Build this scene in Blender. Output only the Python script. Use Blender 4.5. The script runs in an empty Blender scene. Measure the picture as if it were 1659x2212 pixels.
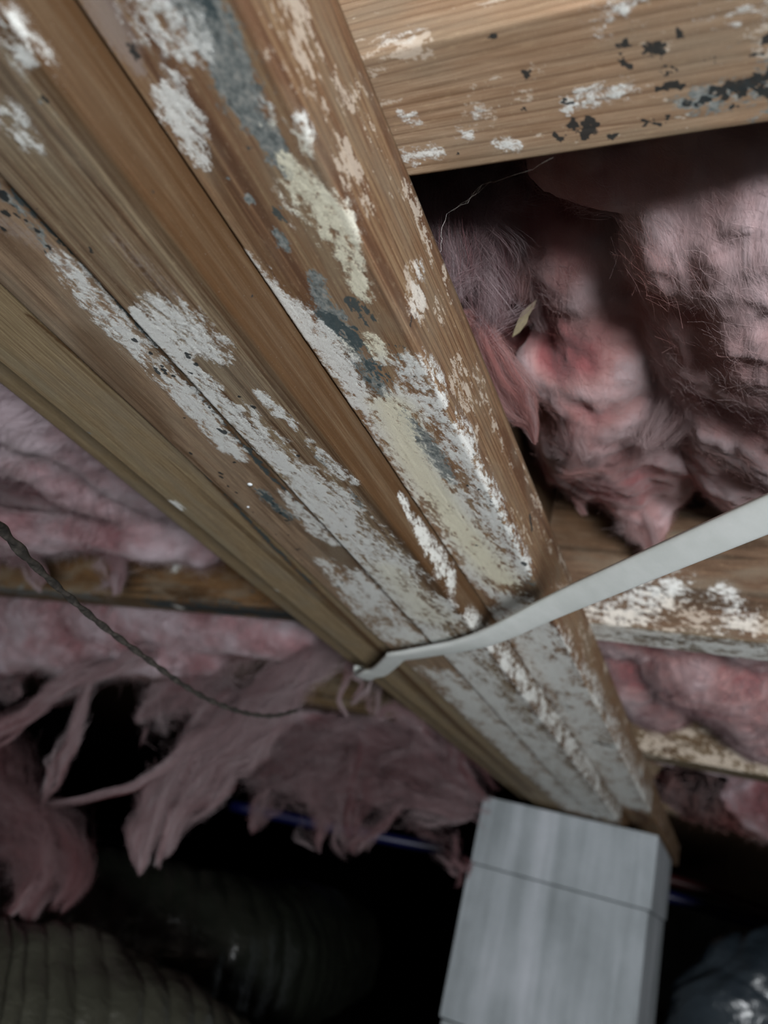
import bpy, bmesh, math, random
import numpy as np
from mathutils import Matrix, Vector

random.seed(7)
rng = np.random.default_rng(7)
scene = bpy.context.scene
COL = scene.collection

# ------------------------------------------------------------------ camera
# Calibrated from the joist / girder / pier vanishing points.  All lengths below are
# millimetres measured from the camera, X to the right along the joists, Y along the
# girder away from the camera, Z up; W() turns them into metres above the ground.
F_PX, CX, CY = 1650.0, 829.5, 1106.0
CAM_Z = 0.375
_g = np.array([1570 - CX, 2080 - CY, F_PX]); _g /= np.linalg.norm(_g)
_j = np.array([-2513 - CX, 912 - CY, F_PX]); _j -= _g * (_j @ _g); _j /= np.linalg.norm(_j)
AX, AY = -_j, _g
AZ = np.cross(AX, AY)
cam_data = bpy.data.cameras.new('camera')
cam_data.sensor_fit = 'HORIZONTAL'
cam_data.sensor_width = 36.0
cam_data.lens = 36.0 * F_PX / 1659.0
cam_data.clip_start = 0.005
cam_data.clip_end = 60
cam_data.dof.use_dof = True
cam_data.dof.focus_distance = 0.262
cam_data.dof.aperture_fstop = 13.0
cam = bpy.data.objects.new('camera', cam_data)
COL.objects.link(cam)
_r = Vector((AX[0], AY[0], AZ[0])); _d = Vector((AX[1], AY[1], AZ[1])); _f = Vector((AX[2], AY[2], AZ[2]))
m = Matrix.Identity(4)
for i in range(3):
    m[i][0], m[i][1], m[i][2] = _r[i], -_d[i], -_f[i]
m[2][3] = CAM_Z
cam.matrix_world = m
scene.camera = cam

# ------------------------------------------------------------------ light
world = bpy.data.worlds.new('crawlspace_air')
scene.world = world
world.use_nodes = True
world.node_tree.nodes['Background'].inputs[0].default_value = (0.55, 0.6, 0.66, 1)
world.node_tree.nodes['Background'].inputs[1].default_value = 0.003


def area_light(name, loc, target, size, power, color):
    ld = bpy.data.lights.new(name, 'AREA')
    ld.shape = 'DISK'
    ld.size = size
    ld.energy = power
    ld.color = color
    o = bpy.data.objects.new(name, ld)
    o.location = loc
    o.rotation_euler = (Vector(target) - Vector(loc)).to_track_quat('-Z', 'Y').to_euler()
    COL.objects.link(o)
    return o


area_light('work_lamp', (0.60, -0.72, 0.075), (-0.15, 0.9, 0.55), 0.36, 36.0, (0.95, 0.98, 1.0))

scene.view_settings.view_transform = 'Standard'
scene.view_settings.look = 'None'
scene.view_settings.gamma = 1.0
scene.view_settings.use_curve_mapping = False
scene.view_settings.exposure = 0.0
scene.cycles.use_adaptive_sampling = True
scene.cycles.adaptive_threshold = 0.1
scene.cycles.use_light_tree = False
scene.cycles.denoising_prefilter = 'FAST'
scene.cycles.max_bounces = 3
scene.cycles.diffuse_bounces = 2
scene.cycles.glossy_bounces = 2
scene.cycles.transmission_bounces = 2


# ------------------------------------------------------------------ helpers
def ray(u, v):
    d = np.array([(u - CX) / F_PX, (v - CY) / F_PX, 1.0])
    return np.array([d @ AX, d @ AY, d @ AZ])


def at(u, v, x=None, y=None, z=None, d=None):
    r = ray(u, v)
    if x is not None: return r * (x / r[0])
    if y is not None: return r * (y / r[1])
    if z is not None: return r * (z / r[2])
    return r * d


def W(p):
    p = np.asarray(p, float)
    q = p / 1000.0
    q[..., 2] += CAM_Z
    return q


def hash3(ix, iy, iz, seed):
    n = (ix * 374761393 + iy * 668265263 + iz * 2147483647 + seed * 974711) & 0xFFFFFFFF
    n = ((n ^ (n >> 13)) * 1274126177) & 0xFFFFFFFF
    n = ((n ^ (n >> 16)) * 2246822519) & 0xFFFFFFFF
    return ((n ^ (n >> 15)) & 0xFFFFFF) / float(0xFFFFFF)


def vnoise(x, y, z=None, seed=0):
    x = np.asarray(x, float); y = np.asarray(y, float)
    z = np.zeros_like(x) if z is None else np.asarray(z, float)
    ix, iy, iz = (np.floor(a).astype(np.int64) for a in (x, y, z))
    fx, fy, fz = x - ix, y - iy, z - iz
    fx, fy, fz = (a * a * a * (a * (a * 6 - 15) + 10) for a in (fx, fy, fz))
    out = 0
    for dz in (0, 1):
        wz = fz if dz else 1 - fz
        if dz and not np.any(fz): continue
        for dy in (0, 1):
            wy = fy if dy else 1 - fy
            for dx in (0, 1):
                wx = fx if dx else 1 - fx
                out = out + wx * wy * wz * hash3(ix + dx, iy + dy, iz + dz, seed)
    return out


def fbm(x, y, z=None, seed=0, octaves=4, gain=0.5):
    a, tot, out = 1.0, 0.0, 0.0
    for o in range(octaves):
        k = 2.03 ** o
        out = out + a * vnoise(x * k + 17.3 * o, y * k + 5.1 * o, None if z is None else z * k + 9.7 * o, seed + o)
        tot += a
        a *= gain
    return out / tot


def sstep(a, b, x):
    t = np.clip((x - a) / (b - a), 0, 1)
    return t * t * (3 - 2 * t)


def srgb(h):
    h = h.lstrip('#')
    c = [int(h[i:i + 2], 16) / 255 for i in (0, 2, 4)]
    return tuple(x / 12.92 if x <= 0.04045 else ((x + 0.055) / 1.055) ** 2.4 for x in c) + (1.0,)


def tag(o, label=None, cat=None, group=None, kind=None):
    if label: o['label'] = label
    if cat: o['category'] = cat
    if group: o['group'] = group
    if kind: o['kind'] = kind
    return o


def link(name, me, mat=None, parent=None, loc=None):
    o = bpy.data.objects.new(name, me)
    COL.objects.link(o)
    if mat is not None and me is not None:
        me.materials.clear()
        me.materials.append(mat)
    if loc is not None: o.location = loc
    if parent is not None: o.parent = parent
    return o


def empty(name, loc):
    o = bpy.data.objects.new(name, None)
    o.empty_display_size = 0.02
    o.location = loc
    COL.objects.link(o)
    return o


def mesh_np(name, V, F, smooth=True):
    me = bpy.data.meshes.new(name)
    me.from_pydata([], [], []) if False else None
    V = np.asarray(V, np.float32)
    quads = np.asarray(F, np.int32)
    me.vertices.add(len(V))
    me.vertices.foreach_set('co', V.ravel())
    k = quads.shape[1]
    me.loops.add(quads.size)
    me.loops.foreach_set('vertex_index', quads.ravel())
    me.polygons.add(len(quads))
    me.polygons.foreach_set('loop_start', np.arange(0, quads.size, k, dtype=np.int32))
    me.polygons.foreach_set('loop_total', np.full(len(quads), k, np.int32))
    me.polygons.foreach_set('use_smooth', np.full(len(quads), smooth, bool))
    me.update(calc_edges=True)
    return me


def put_attr(me, name, arr):
    a = me.attributes.new(name, 'FLOAT', 'POINT')
    a.data.foreach_set('value', np.asarray(arr, np.float32).ravel())


def put_vec(me, name, arr):
    a = me.attributes.new(name, 'FLOAT_VECTOR', 'POINT')
    a.data.foreach_set('vector', np.asarray(arr, np.float32).ravel())


# ------------------------------------------------------------------ node helpers
class NT:
    def __init__(self, name):
        self.mat = bpy.data.materials.new(name)
        self.mat.use_nodes = True
        self.t = self.mat.node_tree
        self.t.nodes.clear()
        self.out = self.t.nodes.new('ShaderNodeOutputMaterial')

    def n(self, kind, **kw):
        nd = self.t.nodes.new(kind)
        for k, v in kw.items(): setattr(nd, k, v)
        return nd

    def set(self, sock, v):
        if isinstance(v, bpy.types.NodeSocket): self.t.links.new(v, sock)
        else: sock.default_value = v

    def math(self, op, a, b=None, c=None, clamp=False):
        nd = self.n('ShaderNodeMath', operation=op, use_clamp=clamp)
        self.set(nd.inputs[0], a)
        if b is not None: self.set(nd.inputs[1], b)
        if c is not None: self.set(nd.inputs[2], c)
        return nd.outputs[0]

    def attr(self, name):
        return self.n('ShaderNodeAttribute', attribute_name=name)

    def noise(self, vec, scale=1.0, detail=3.0, rough=0.55, dist=0.0):
        nd = self.n('ShaderNodeTexNoise')
        self.set(nd.inputs['Vector'], vec)
        nd.inputs['Scale'].default_value = scale
        nd.inputs['Detail'].default_value = detail
        nd.inputs['Roughness'].default_value = rough
        nd.inputs['Distortion'].default_value = dist
        return nd.outputs['Fac']

    def scale(self, vec, s, off=(0, 0, 0)):
        nd = self.n('ShaderNodeMapping')
        self.set(nd.inputs['Vector'], vec)
        nd.inputs['Scale'].default_value = s
        nd.inputs['Location'].default_value = off
        return nd.outputs[0]

    def mix(self, fac, a, b, mode='MIX'):
        nd = self.n('ShaderNodeMix', data_type='RGBA', blend_type=mode)
        self.set(nd.inputs[0], fac)
        self.set(nd.inputs[6], a)
        self.set(nd.inputs[7], b)
        return nd.outputs[2]

    def ramp(self, fac, stops):
        nd = self.n('ShaderNodeValToRGB')
        cr = nd.color_ramp
        while len(cr.elements) < len(stops): cr.elements.new(0.5)
        for e, (p, c) in zip(cr.elements, stops):
            e.position = p
            e.color = c
        self.set(nd.inputs[0], fac)
        return nd.outputs[0]

    def smooth(self, x, a, b):
        nd = self.n('ShaderNodeMapRange', interpolation_type='SMOOTHSTEP')
        self.set(nd.inputs[0], x)
        nd.inputs[1].default_value = a
        nd.inputs[2].default_value = b
        return nd.outputs[0]

    def bump(self, h, strength, dist):
        nd = self.n('ShaderNodeBump')
        self.set(nd.inputs['Height'], h)
        nd.inputs['Strength'].default_value = strength
        nd.inputs['Distance'].default_value = dist
        return nd.outputs[0]

    def bsdf(self, color, rough=0.7, normal=None, spec=0.3, **kw):
        nd = self.n('ShaderNodeBsdfPrincipled')
        self.set(nd.inputs['Base Color'], color)
        self.set(nd.inputs['Roughness'], rough)
        nd.inputs['Specular IOR Level'].default_value = spec
        if normal is not None: self.set(nd.inputs['Normal'], normal)
        for k, v in kw.items(): self.set(nd.inputs[k.replace('_', ' ')], v)
        self.t.links.new(nd.outputs[0], self.out.inputs[0])
        return nd


# ------------------------------------------------------------------ wood + mould material
def wood_material(name, light, mid, deep, seed=0.0, line_sp=2.6, line_amt=0.55, broad=(0.16, 0.006), rough=0.72):
    """st attribute: s (mm across the unrolled faces), t (mm along the grain)."""
    T = NT(name)
    st = T.attr('st').outputs['Vector']
    off = (seed * 13.7, seed * 91.3, seed)
    # broad flat-sawn figure, stretched along the grain
    b1 = T.noise(T.scale(st, (broad[0], broad[1], 1), off), 1.0, 3.0, 0.5, 0.6)
    b2 = T.noise(T.scale(st, (broad[0] * 3.2, broad[1] * 1.2, 1), off), 1.0, 2.0, 0.5, 0.3)
    fig = T.math('ADD', T.math('MULTIPLY', b1, 0.6), T.math('MULTIPLY', b2, 0.4))
    col = T.ramp(fig, [(0.40, srgb(deep)), (0.455, srgb(mid)), (0.50, srgb(light)), (0.53, srgb(mid)), (0.57, srgb(light))])
    # growth-ring lines
    sep = T.n('ShaderNodeSeparateXYZ')
    T.set(sep.inputs[0], st)
    wob = T.noise(T.scale(st, (0.035, 0.0035, 1), off), 1.0, 2.0, 0.5)
    x = T.math('ADD', T.math('DIVIDE', sep.outputs[0], line_sp), T.math('MULTIPLY', wob, 4.5))
    fr = T.math('FRACT', x)
    ln = T.math('MULTIPLY', T.math('POWER', fr, 5.0), T.smooth(fr, 1.0, 0.94))
    lnoise = T.noise(T.scale(st, (0.5, 0.02, 1), off), 1.0, 3.0, 0.6)
    ln = T.math('MULTIPLY', ln, T.smooth(lnoise, 0.25, 0.5))
    fine = T.attr('fine').outputs['Fac']
    lmask = T.math('MULTIPLY', T.math('MULTIPLY', ln, fine), line_amt, clamp=True)
    col = T.mix(lmask, col, T.mix(0.6, srgb(deep), srgb('#4a3020')))
    # fibre streaks
    fib = T.noise(T.scale(st, (2.6, 0.05, 1), off), 1.0, 4.0, 0.65)
    col = T.mix(T.smooth(fib, 0.40, 0.62), T.mix(0.6, col, srgb(deep)), col)
    fib2 = T.noise(T.scale(st, (0.9, 0.18, 1), off), 1.0, 2.0, 0.7)
    col = T.mix(T.math('MULTIPLY', T.smooth(fib2, 0.55, 0.8), 0.22), col, srgb('#e9d2ac'))
    gr = T.noise(T.scale(st, (0.06, 0.02, 1), off), 1.0, 2.0, 0.65)
    col = T.mix(T.math('MULTIPLY', T.smooth(gr, 0.42, 0.68), 0.42), col, srgb('#8f8778'))
    spk = T.noise(T.scale(st, (1.5, 0.7, 1), off), 1.0, 2.0, 0.75)
    col = T.mix(T.math('MULTIPLY', T.smooth(spk, 0.66, 0.74), 0.5), col, srgb('#d8c9ae'))
    col = T.mix(1.0, col, (0.82, 0.78, 0.74, 1), 'MULTIPLY')
    # stains with a shape of their own; brown and teal also paint seam shade
    fn = T.noise(T.scale(st, (1.1, 0.55, 1), off), 1.0, 3.0, 0.65)
    fnc = T.math('SUBTRACT', fn, 0.5)
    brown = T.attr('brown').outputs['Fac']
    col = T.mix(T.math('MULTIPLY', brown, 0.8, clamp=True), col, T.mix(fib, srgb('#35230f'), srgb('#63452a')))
    grn = T.attr('green').outputs['Fac']
    col = T.mix(T.math('MULTIPLY', grn, 0.22, clamp=True), col, srgb('#7d7963'))
    mauve = T.attr('mauve').outputs['Fac']
    col = T.mix(T.math('MULTIPLY', T.smooth(T.math('MULTIPLY_ADD', fnc, 1.6, mauve), 0.2, 0.95), 0.6), col, srgb('#988c86'))
    grey = T.math('MULTIPLY_ADD', fnc, 0.8, T.attr('grey').outputs['Fac'])
    gcol = T.ramp(T.noise(T.scale(st, (0.55, 0.4, 1), off), 1.0, 3.0, 0.7),
                  [(0.30, srgb('#3f4a4c')), (0.48, srgb('#727a7a')), (0.68, srgb('#9b9c97'))])
    col = T.mix(T.math('MULTIPLY', T.smooth(grey, 0.38, 0.62), 0.92), col, gcol)
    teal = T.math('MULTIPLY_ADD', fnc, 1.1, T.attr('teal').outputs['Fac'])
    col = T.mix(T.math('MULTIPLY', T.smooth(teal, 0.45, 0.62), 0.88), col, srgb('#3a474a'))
    # crust
    gn = T.noise(T.scale(st, (2.3, 1.6, 1), off), 1.0, 5.0, 0.78)
    w = T.math('MULTIPLY_ADD', T.math('SUBTRACT', gn, 0.5), 3.0, T.attr('white').outputs['Fac'])
    wm = T.smooth(w, 0.40, 0.72)
    dust = T.math('MULTIPLY', T.smooth(T.math('MULTIPLY_ADD', T.math('SUBTRACT', gn, 0.5), 1.3, T.attr('white').outputs['Fac']), 0.12, 0.55), 0.38)
    cream = T.attr('cream').outputs['Fac']
    wc = T.mix(T.math('MULTIPLY', cream, 0.9, clamp=True), srgb('#e6e7e4'), srgb('#ece6cc'))
    wc = T.mix(T.math('MULTIPLY', T.smooth(gn, 0.60, 0.36), 0.35), wc, srgb('#9d9886'))
    col = T.mix(dust, col, wc)
    col = T.mix(T.math('MULTIPLY', wm, 0.92), col, wc)
    pinkw = T.math('MULTIPLY_ADD', T.math('SUBTRACT', gn, 0.5), 1.6, T.attr('pinkw').outputs['Fac'])
    col = T.mix(T.math('MULTIPLY', T.smooth(pinkw, 0.46, 0.72), 0.6), col, srgb('#cfc2b2'))
    # dark colonies
    dots = T.math('MULTIPLY_ADD', fnc, 0.7, T.attr('dots').outputs['Fac'])
    col = T.mix(T.math('MULTIPLY', T.smooth(dots, 0.42, 0.62), 0.93), col, srgb('#23282a'))
    hgt = T.math('ADD', T.math('MULTIPLY', fib, 0.35), T.math('MULTIPLY', T.math('MULTIPLY', wm, gn), 1.2))
    T.bsdf(col, rough, T.bump(hgt, 0.4, 0.0005), 0.25)
    return T.mat


CHANNELS = ('brown', 'green', 'mauve', 'grey', 'teal', 'white', 'cream', 'pinkw', 'dots')


def make_plank(name, axis, p0, p1, zb, zt, tarr, strokes, mat, parent=None, ds=0.5, side_lo=0.0, side_hi=0.0,
               rad=2.2, fine=None, rot=0.0, pivot=None, seed=1, base=None, rough_amp=0.12, grain_t=2.2, warp=0.7):
    """A sawn board whose lower faces are finely divided and carry the mould crust as relief.
    axis 'y': runs along Y, p is X.  axis 'x': runs along X, p is Y.
    s = p-p0 on the bottom, continues up the p1 side (s>width) and the p0 side (s<0)."""
    wdt = p1 - p0
    s_prof, P, Z, NP, NZ = [], [], [], [], []

    def addp(s, p, z, n_p, n_z):
        s_prof.append(s); P.append(p); Z.append(z); NP.append(n_p); NZ.append(n_z)
    zs = []
    if side_lo > rad:
        zs = list(np.arange(side_lo, rad, -ds))
    addp(-(zt - zb), p0, zt, -1, 0)
    lo_h = max(side_lo, rad) + 1.5
    if zt - zb > lo_h: addp(-lo_h, p0, zb + lo_h, -1, 0)
    for h in zs: addp(-h, p0, zb + h, -1, 0)
    na = max(3, int(rad * 1.57 / ds))
    for i in range(na + 1):
        a = math.pi / 2 * i / na
        addp(-rad + 2 * rad * i / na, p0 + rad - rad * math.cos(a), zb + rad - rad * math.sin(a), -math.cos(a), -math.sin(a))
    for q in np.arange(rad + ds, wdt - rad - ds * 0.5, ds): addp(q, p0 + q, zb, 0, -1)
    for i in range(na + 1):
        a = math.pi / 2 * i / na
        addp(wdt - rad + 2 * rad * i / na, p1 - rad + rad * math.sin(a), zb + rad - rad * math.cos(a), math.sin(a), -math.cos(a))
    if side_hi > rad:
        for h in np.arange(rad + ds, side_hi, ds): addp(wdt + h, p1, zb + h, 1, 0)
    hi_h = max(side_hi, rad) + 1.5
    if zt - zb > hi_h: addp(wdt + hi_h, p1, zb + hi_h, 1, 0)
    addp(wdt + zt - zb, p1, zt, 1, 0)
    s_prof, P, Z, NP, NZ = (np.array(a, float) for a in (s_prof, P, Z, NP, NZ))
    t = np.asarray(tarr, float)
    ns, nt = len(s_prof), len(t)
    S, TT = np.meshgrid(s_prof, t)
    # masks
    chan = {c: np.zeros(S.size) for c in CHANNELS}
    sf, tf = S.ravel(), TT.ravel()
    sw = sf + warp * 2.2 * (fbm(sf / 1.7 + 3, tf / 1.9, seed=seed + 71, octaves=3, gain=0.7) - 0.5)
    tw = tf + warp * 3.0 * (fbm(sf / 1.7 + 53, tf / 1.9, seed=seed + 73, octaves=3, gain=0.7) - 0.5)
    for st_ in strokes:
        c, surf, pts, stren = st_[:4]
        soft = c in ('white', 'pinkw', 'teal', 'grey')
        q = []
        for (u, v, r) in pts:
            if c in ('white', 'pinkw'): r = r * 1.45
            if surf == 'local': q.append((u, v, r)); continue
            # the board face the mark lies on, met from the camera
            def solve(zz=None, pp=None):
                if rot == 0.0:
                    if zz is not None: return at(u, v, z=zz)
                    return at(u, v, x=pp) if axis == 'y' else at(u, v, y=pp)
                d = ray(u, v)
                ca, sa = math.cos(-rot), math.sin(-rot)
                if zz is not None:
                    w_ = d * zz / d[2]
                else:
                    dl = np.array([ca * d[0] - sa * d[1], sa * d[0] + ca * d[1], d[2]])
                    o_ = -np.array([pivot[0], pivot[1], 0.0])
                    ol = np.array([ca * o_[0] - sa * o_[1], sa * o_[0] + ca * o_[1]]) + np.array(pivot[:2])
                    k = (pp - ol[1]) / dl[1]
                    w_ = d * k
                x_, y_ = w_[0] - pivot[0], w_[1] - pivot[1]
                return np.array([ca * x_ - sa * y_ + pivot[0], sa * x_ + ca * y_ + pivot[1], w_[2]])
            if surf == 'bot':
                w_ = solve(zz=zb); s_ = (w_[0] if axis == 'y' else w_[1]) - p0
            elif surf == 'hi':
                w_ = solve(pp=p1); s_ = wdt + w_[2] - zb
            else:
                w_ = solve(pp=p0); s_ = -(w_[2] - zb)
            q.append((s_, w_[1] if axis == 'y' else w_[0], r))
        if len(q) == 1: q = q * 2
        for (a, b) in zip(q[:-1], q[1:]):
            rm = max(a[2], b[2]) * 2.5
            lo_t, hi_t = min(a[1], b[1]) - rm, max(a[1], b[1]) + rm
            sel = np.nonzero((tf > lo_t) & (tf < hi_t) & (sf > min(a[0], b[0]) - rm) & (sf < max(a[0], b[0]) + rm))[0]
            if not len(sel): continue
            ds_, dt_ = b[0] - a[0], b[1] - a[1]
            L2 = ds_ * ds_ + dt_ * dt_
            k = np.clip(((sw[sel] - a[0]) * ds_ + (tw[sel] - a[1]) * dt_) / L2, 0, 1) if L2 > 1e-9 else np.zeros(len(sel))
            dist = np.hypot(sw[sel] - a[0] - k * ds_, tw[sel] - a[1] - k * dt_)
            r = a[2] + (b[2] - a[2]) * k
            val = stren * (1.12 if c == 'white' else 1.0) * (sstep(2.3, -0.1, dist / r) * 0.95 if soft else sstep(1.8, 0.2, dist / r))
            chan[c][sel] = np.maximum(chan[c][sel], val)
    if base:
        for c, fn in base.items(): chan[c] = np.maximum(chan[c], fn(sf, tf))
    n1 = fbm(sf / 1.8 + seed * 31, tf / (1.8 * grain_t), seed=seed, octaves=4, gain=0.85)
    n2 = fbm(sf / 8 + seed * 7, tf / (8 * grain_t), seed=seed + 9, octaves=3)
    nz = (n1 - 0.5) * 2.6 + (n2 - 0.5) * 1.3
    for c, k in (('white', 1.0), ('pinkw', 1.0), ('grey', 0.3), ('teal', 0.9)):
        chan[c] = chan[c] + nz * k * sstep(0.0, 0.25, chan[c])
    gran = fbm(sf / 0.9 + seed * 3, tf / 1.1, seed=seed + 20, octaves=2, gain=0.6)
    crust = sstep(0.42, 0.62, chan['white'] + (gran - 0.5) * 0.8)
    disp = crust * (0.02 + 0.14 * gran) + rough_amp * (fbm(sf / 1.4, tf / 26.0, seed=seed + 40, octaves=2) - 0.5)
    disp = disp + 0.5 * (fbm(sf / 60.0 + seed, tf / 90.0, seed=seed + 50, octaves=2) - 0.5)
    disp = disp * sstep(-lo_h, -lo_h + 3.0, sf) * sstep(wdt + hi_h, wdt + hi_h - 3.0, sf)
    PP = np.broadcast_to(P, S.shape).ravel() + disp * np.broadcast_to(NP, S.shape).ravel()
    ZZ = np.broadcast_to(Z, S.shape).ravel() + disp * np.broadcast_to(NZ, S.shape).ravel()
    PP = PP + 0.8 * (fbm(tf / 220.0 + seed, tf * 0 + seed, seed=seed + 60, octaves=2) - 0.5)
    V = np.stack([PP, tf, ZZ], 1) if axis == 'y' else np.stack([tf, PP, ZZ], 1)
    ii, jj = np.meshgrid(np.arange(nt - 1), np.arange(ns), indexing='ij')
    a = ii * ns + jj
    b = ii * ns + (jj + 1) % ns
    c = (ii + 1) * ns + (jj + 1) % ns
    d = (ii + 1) * ns + jj
    if axis == 'y': F = np.stack([a, d, c, b], -1).reshape(-1, 4)
    else: F = np.stack([a, b, c, d], -1).reshape(-1, 4)
    if axis == 'x' and rot:
        ca, sa = math.cos(rot), math.sin(rot)
        x_, y_ = V[:, 0] - pivot[0], V[:, 1] - pivot[1]
        V[:, 0], V[:, 1] = ca * x_ - sa * y_ + pivot[0], sa * x_ + ca * y_ + pivot[1]
    # end caps
    nv = len(V)
    c0, c1 = V[:ns].mean(0), V[-ns:].mean(0)
    V = np.vstack([V, c0, c1])
    k = np.arange(ns); k2 = (k + 1) % ns
    capA = np.stack([k, k2, np.full(ns, nv), np.full(ns, nv)], 1)
    Vw = W(V)
    org = Vw.mean(0); org[2] = Vw[:, 2].min()
    me = mesh_np(name, Vw - org, F)
    bm = bmesh.new(); bm.from_mesh(me); bm.verts.ensure_lookup_table()
    for base_i, cen in ((0, nv), (nv - ns, nv + 1)):
        for q in range(ns):
            try: bm.faces.new((bm.verts[base_i + q], bm.verts[base_i + (q + 1) % ns], bm.verts[cen])).smooth = False
            except ValueError: pass
    bm.to_mesh(me); bm.free()
    pad = lambda arr: np.concatenate([arr, [0, 0]])
    put_vec(me, 'st', np.stack([pad(sf), pad(tf), np.zeros(nv + 2)], 1))
    fv = np.ones(nv) if fine is None else fine(sf, tf)
    put_attr(me, 'fine', pad(fv))
    for c in CHANNELS: put_attr(me, c, pad(chan[c]))
    o = link(name, me, mat)
    o.location = org
    if parent is not None:
        o.parent = parent
        o.matrix_parent_inverse = Matrix.Identity(4)
        o.location = Vector(org) - parent.location
    return o


def tspace(lo, hi, step, ref):
    """Spacing that grows with distance from the camera."""
    out = [lo]
    while out[-1] < hi:
        out.append(out[-1] + step * max(1.0, abs(out[-1]) / ref))
    return out


# ------------------------------------------------------------------ other materials
def fluff_material(name, pale, pink, red, seed=0.0):
    T = NT(name)
    co = T.n('ShaderNodeTexCoord').outputs['Object']
    n1 = T.noise(T.scale(co, (16, 16, 16), (seed, seed, seed)), 1.0, 2.0, 0.5, 0.5)
    n2 = T.noise(T.scale(co, (90, 30, 50), (seed, 0, 0)), 1.0, 4.0, 0.6, 1.0)
    pa = T.attr('pale').outputs['Fac']
    f = T.math('ADD', T.math('MULTIPLY', n1, 0.65), T.math('MULTIPLY', n2, 0.35))
    f = T.math('ADD', f, T.math('MULTIPLY', T.math('SUBTRACT', pa, 0.5), 0.45))
    col = T.ramp(f, [(0.30, srgb(red)), (0.50, srgb(pink)), (0.72, srgb(pale))])
    n3 = T.noise(T.scale(co, (700, 220, 400), (seed, 0, 0)), 1.0, 3.0, 0.7)
    nrm = T.bump(T.math('ADD', T.math('MULTIPLY', n2, 1.0), T.math('MULTIPLY', n3, 0.2)), 0.35, 0.003)
    b = T.bsdf(col, 0.95, nrm, 0.05)
    b.inputs['Subsurface Weight'].default_value = 0.0
    b.inputs['Subsurface Radius'].default_value = (1.0, 0.55, 0.55)
    b.inputs['Subsurface Scale'].default_value = 0.0045
    b.inputs['Sheen Weight'].default_value = 0.25
    b.inputs['Sheen Roughness'].default_value = 0.6
    b.inputs['Sheen Tint'].default_value = (1, 0.9, 0.92, 1)
    return T.mat


M_FLUFF = fluff_material('pink_fibreglass', '#ab9597', '#a07876', '#8a5152', 1.0)
M_FLUFF2 = fluff_material('pink_fibreglass_dusty', '#a3949a', '#917377', '#7d5054', 4.0)


def fibre_mat(name, pale, pink, red):
    T = NT(name)
    tone = T.attr('tone').outputs['Fac']
    col = T.ramp(tone, [(0.0, srgb(red)), (0.45, srgb(pink)), (1.0, srgb(pale))])
    d = T.n('ShaderNodeBsdfDiffuse'); T.set(d.inputs[0], col)
    t = T.n('ShaderNodeBsdfTranslucent'); T.set(t.inputs[0], col)
    mx = T.n('ShaderNodeMixShader'); mx.inputs[0].default_value = 0.45
    T.t.links.new(d.outputs[0], mx.inputs[1]); T.t.links.new(t.outputs[0], mx.inputs[2])
    T.t.links.new(mx.outputs[0], T.out.inputs[0])
    return T.mat


M_FIBRE = fibre_mat('glass_fibre', '#c6b0b1', '#b78984', '#9a5857')
M_FIBRE2 = fibre_mat('dusty_glass_fibre', '#b9aaad', '#9d8487', '#82595c')


def ribbons(name, paths, half_w, tone, org):
    """paths (n, k, 3) in mm -> one mesh of thin fibres; half_w mm at the root."""
    n, k, _ = paths.shape
    r_ = np.random.default_rng(n)
    d = paths[:, -1] - paths[:, 0]
    side = np.cross(d, r_.normal(size=d.shape)); side /= np.linalg.norm(side, axis=1, keepdims=True) + 1e-9
    taper = np.interp(np.linspace(0, 1, k), [0, 0.7, 1], [1, 0.8, 0.25])[None, :, None]
    hw = np.asarray(half_w).reshape(-1, 1, 1) * taper
    V = np.stack([paths + side[:, None] * hw, paths - side[:, None] * hw], 2).reshape(-1, 3)
    base = (np.arange(n) * 2 * k)[:, None, None] + (np.arange(k - 1) * 2)[None, :, None] + np.array([0, 1, 3, 2])[None, None]
    me = mesh_np(name, W(V) - org, base.reshape(-1, 4))
    put_attr(me, 'tone', np.repeat(tone, 2 * k))
    return me


def flow(p, seed, sc=55.0):
    return np.stack([fbm(p[:, 0] / sc + 9, p[:, 1] / sc, p[:, 2] / sc + q * 37.7, seed + q, 2) - 0.5 for q in range(3)], 1)


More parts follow.
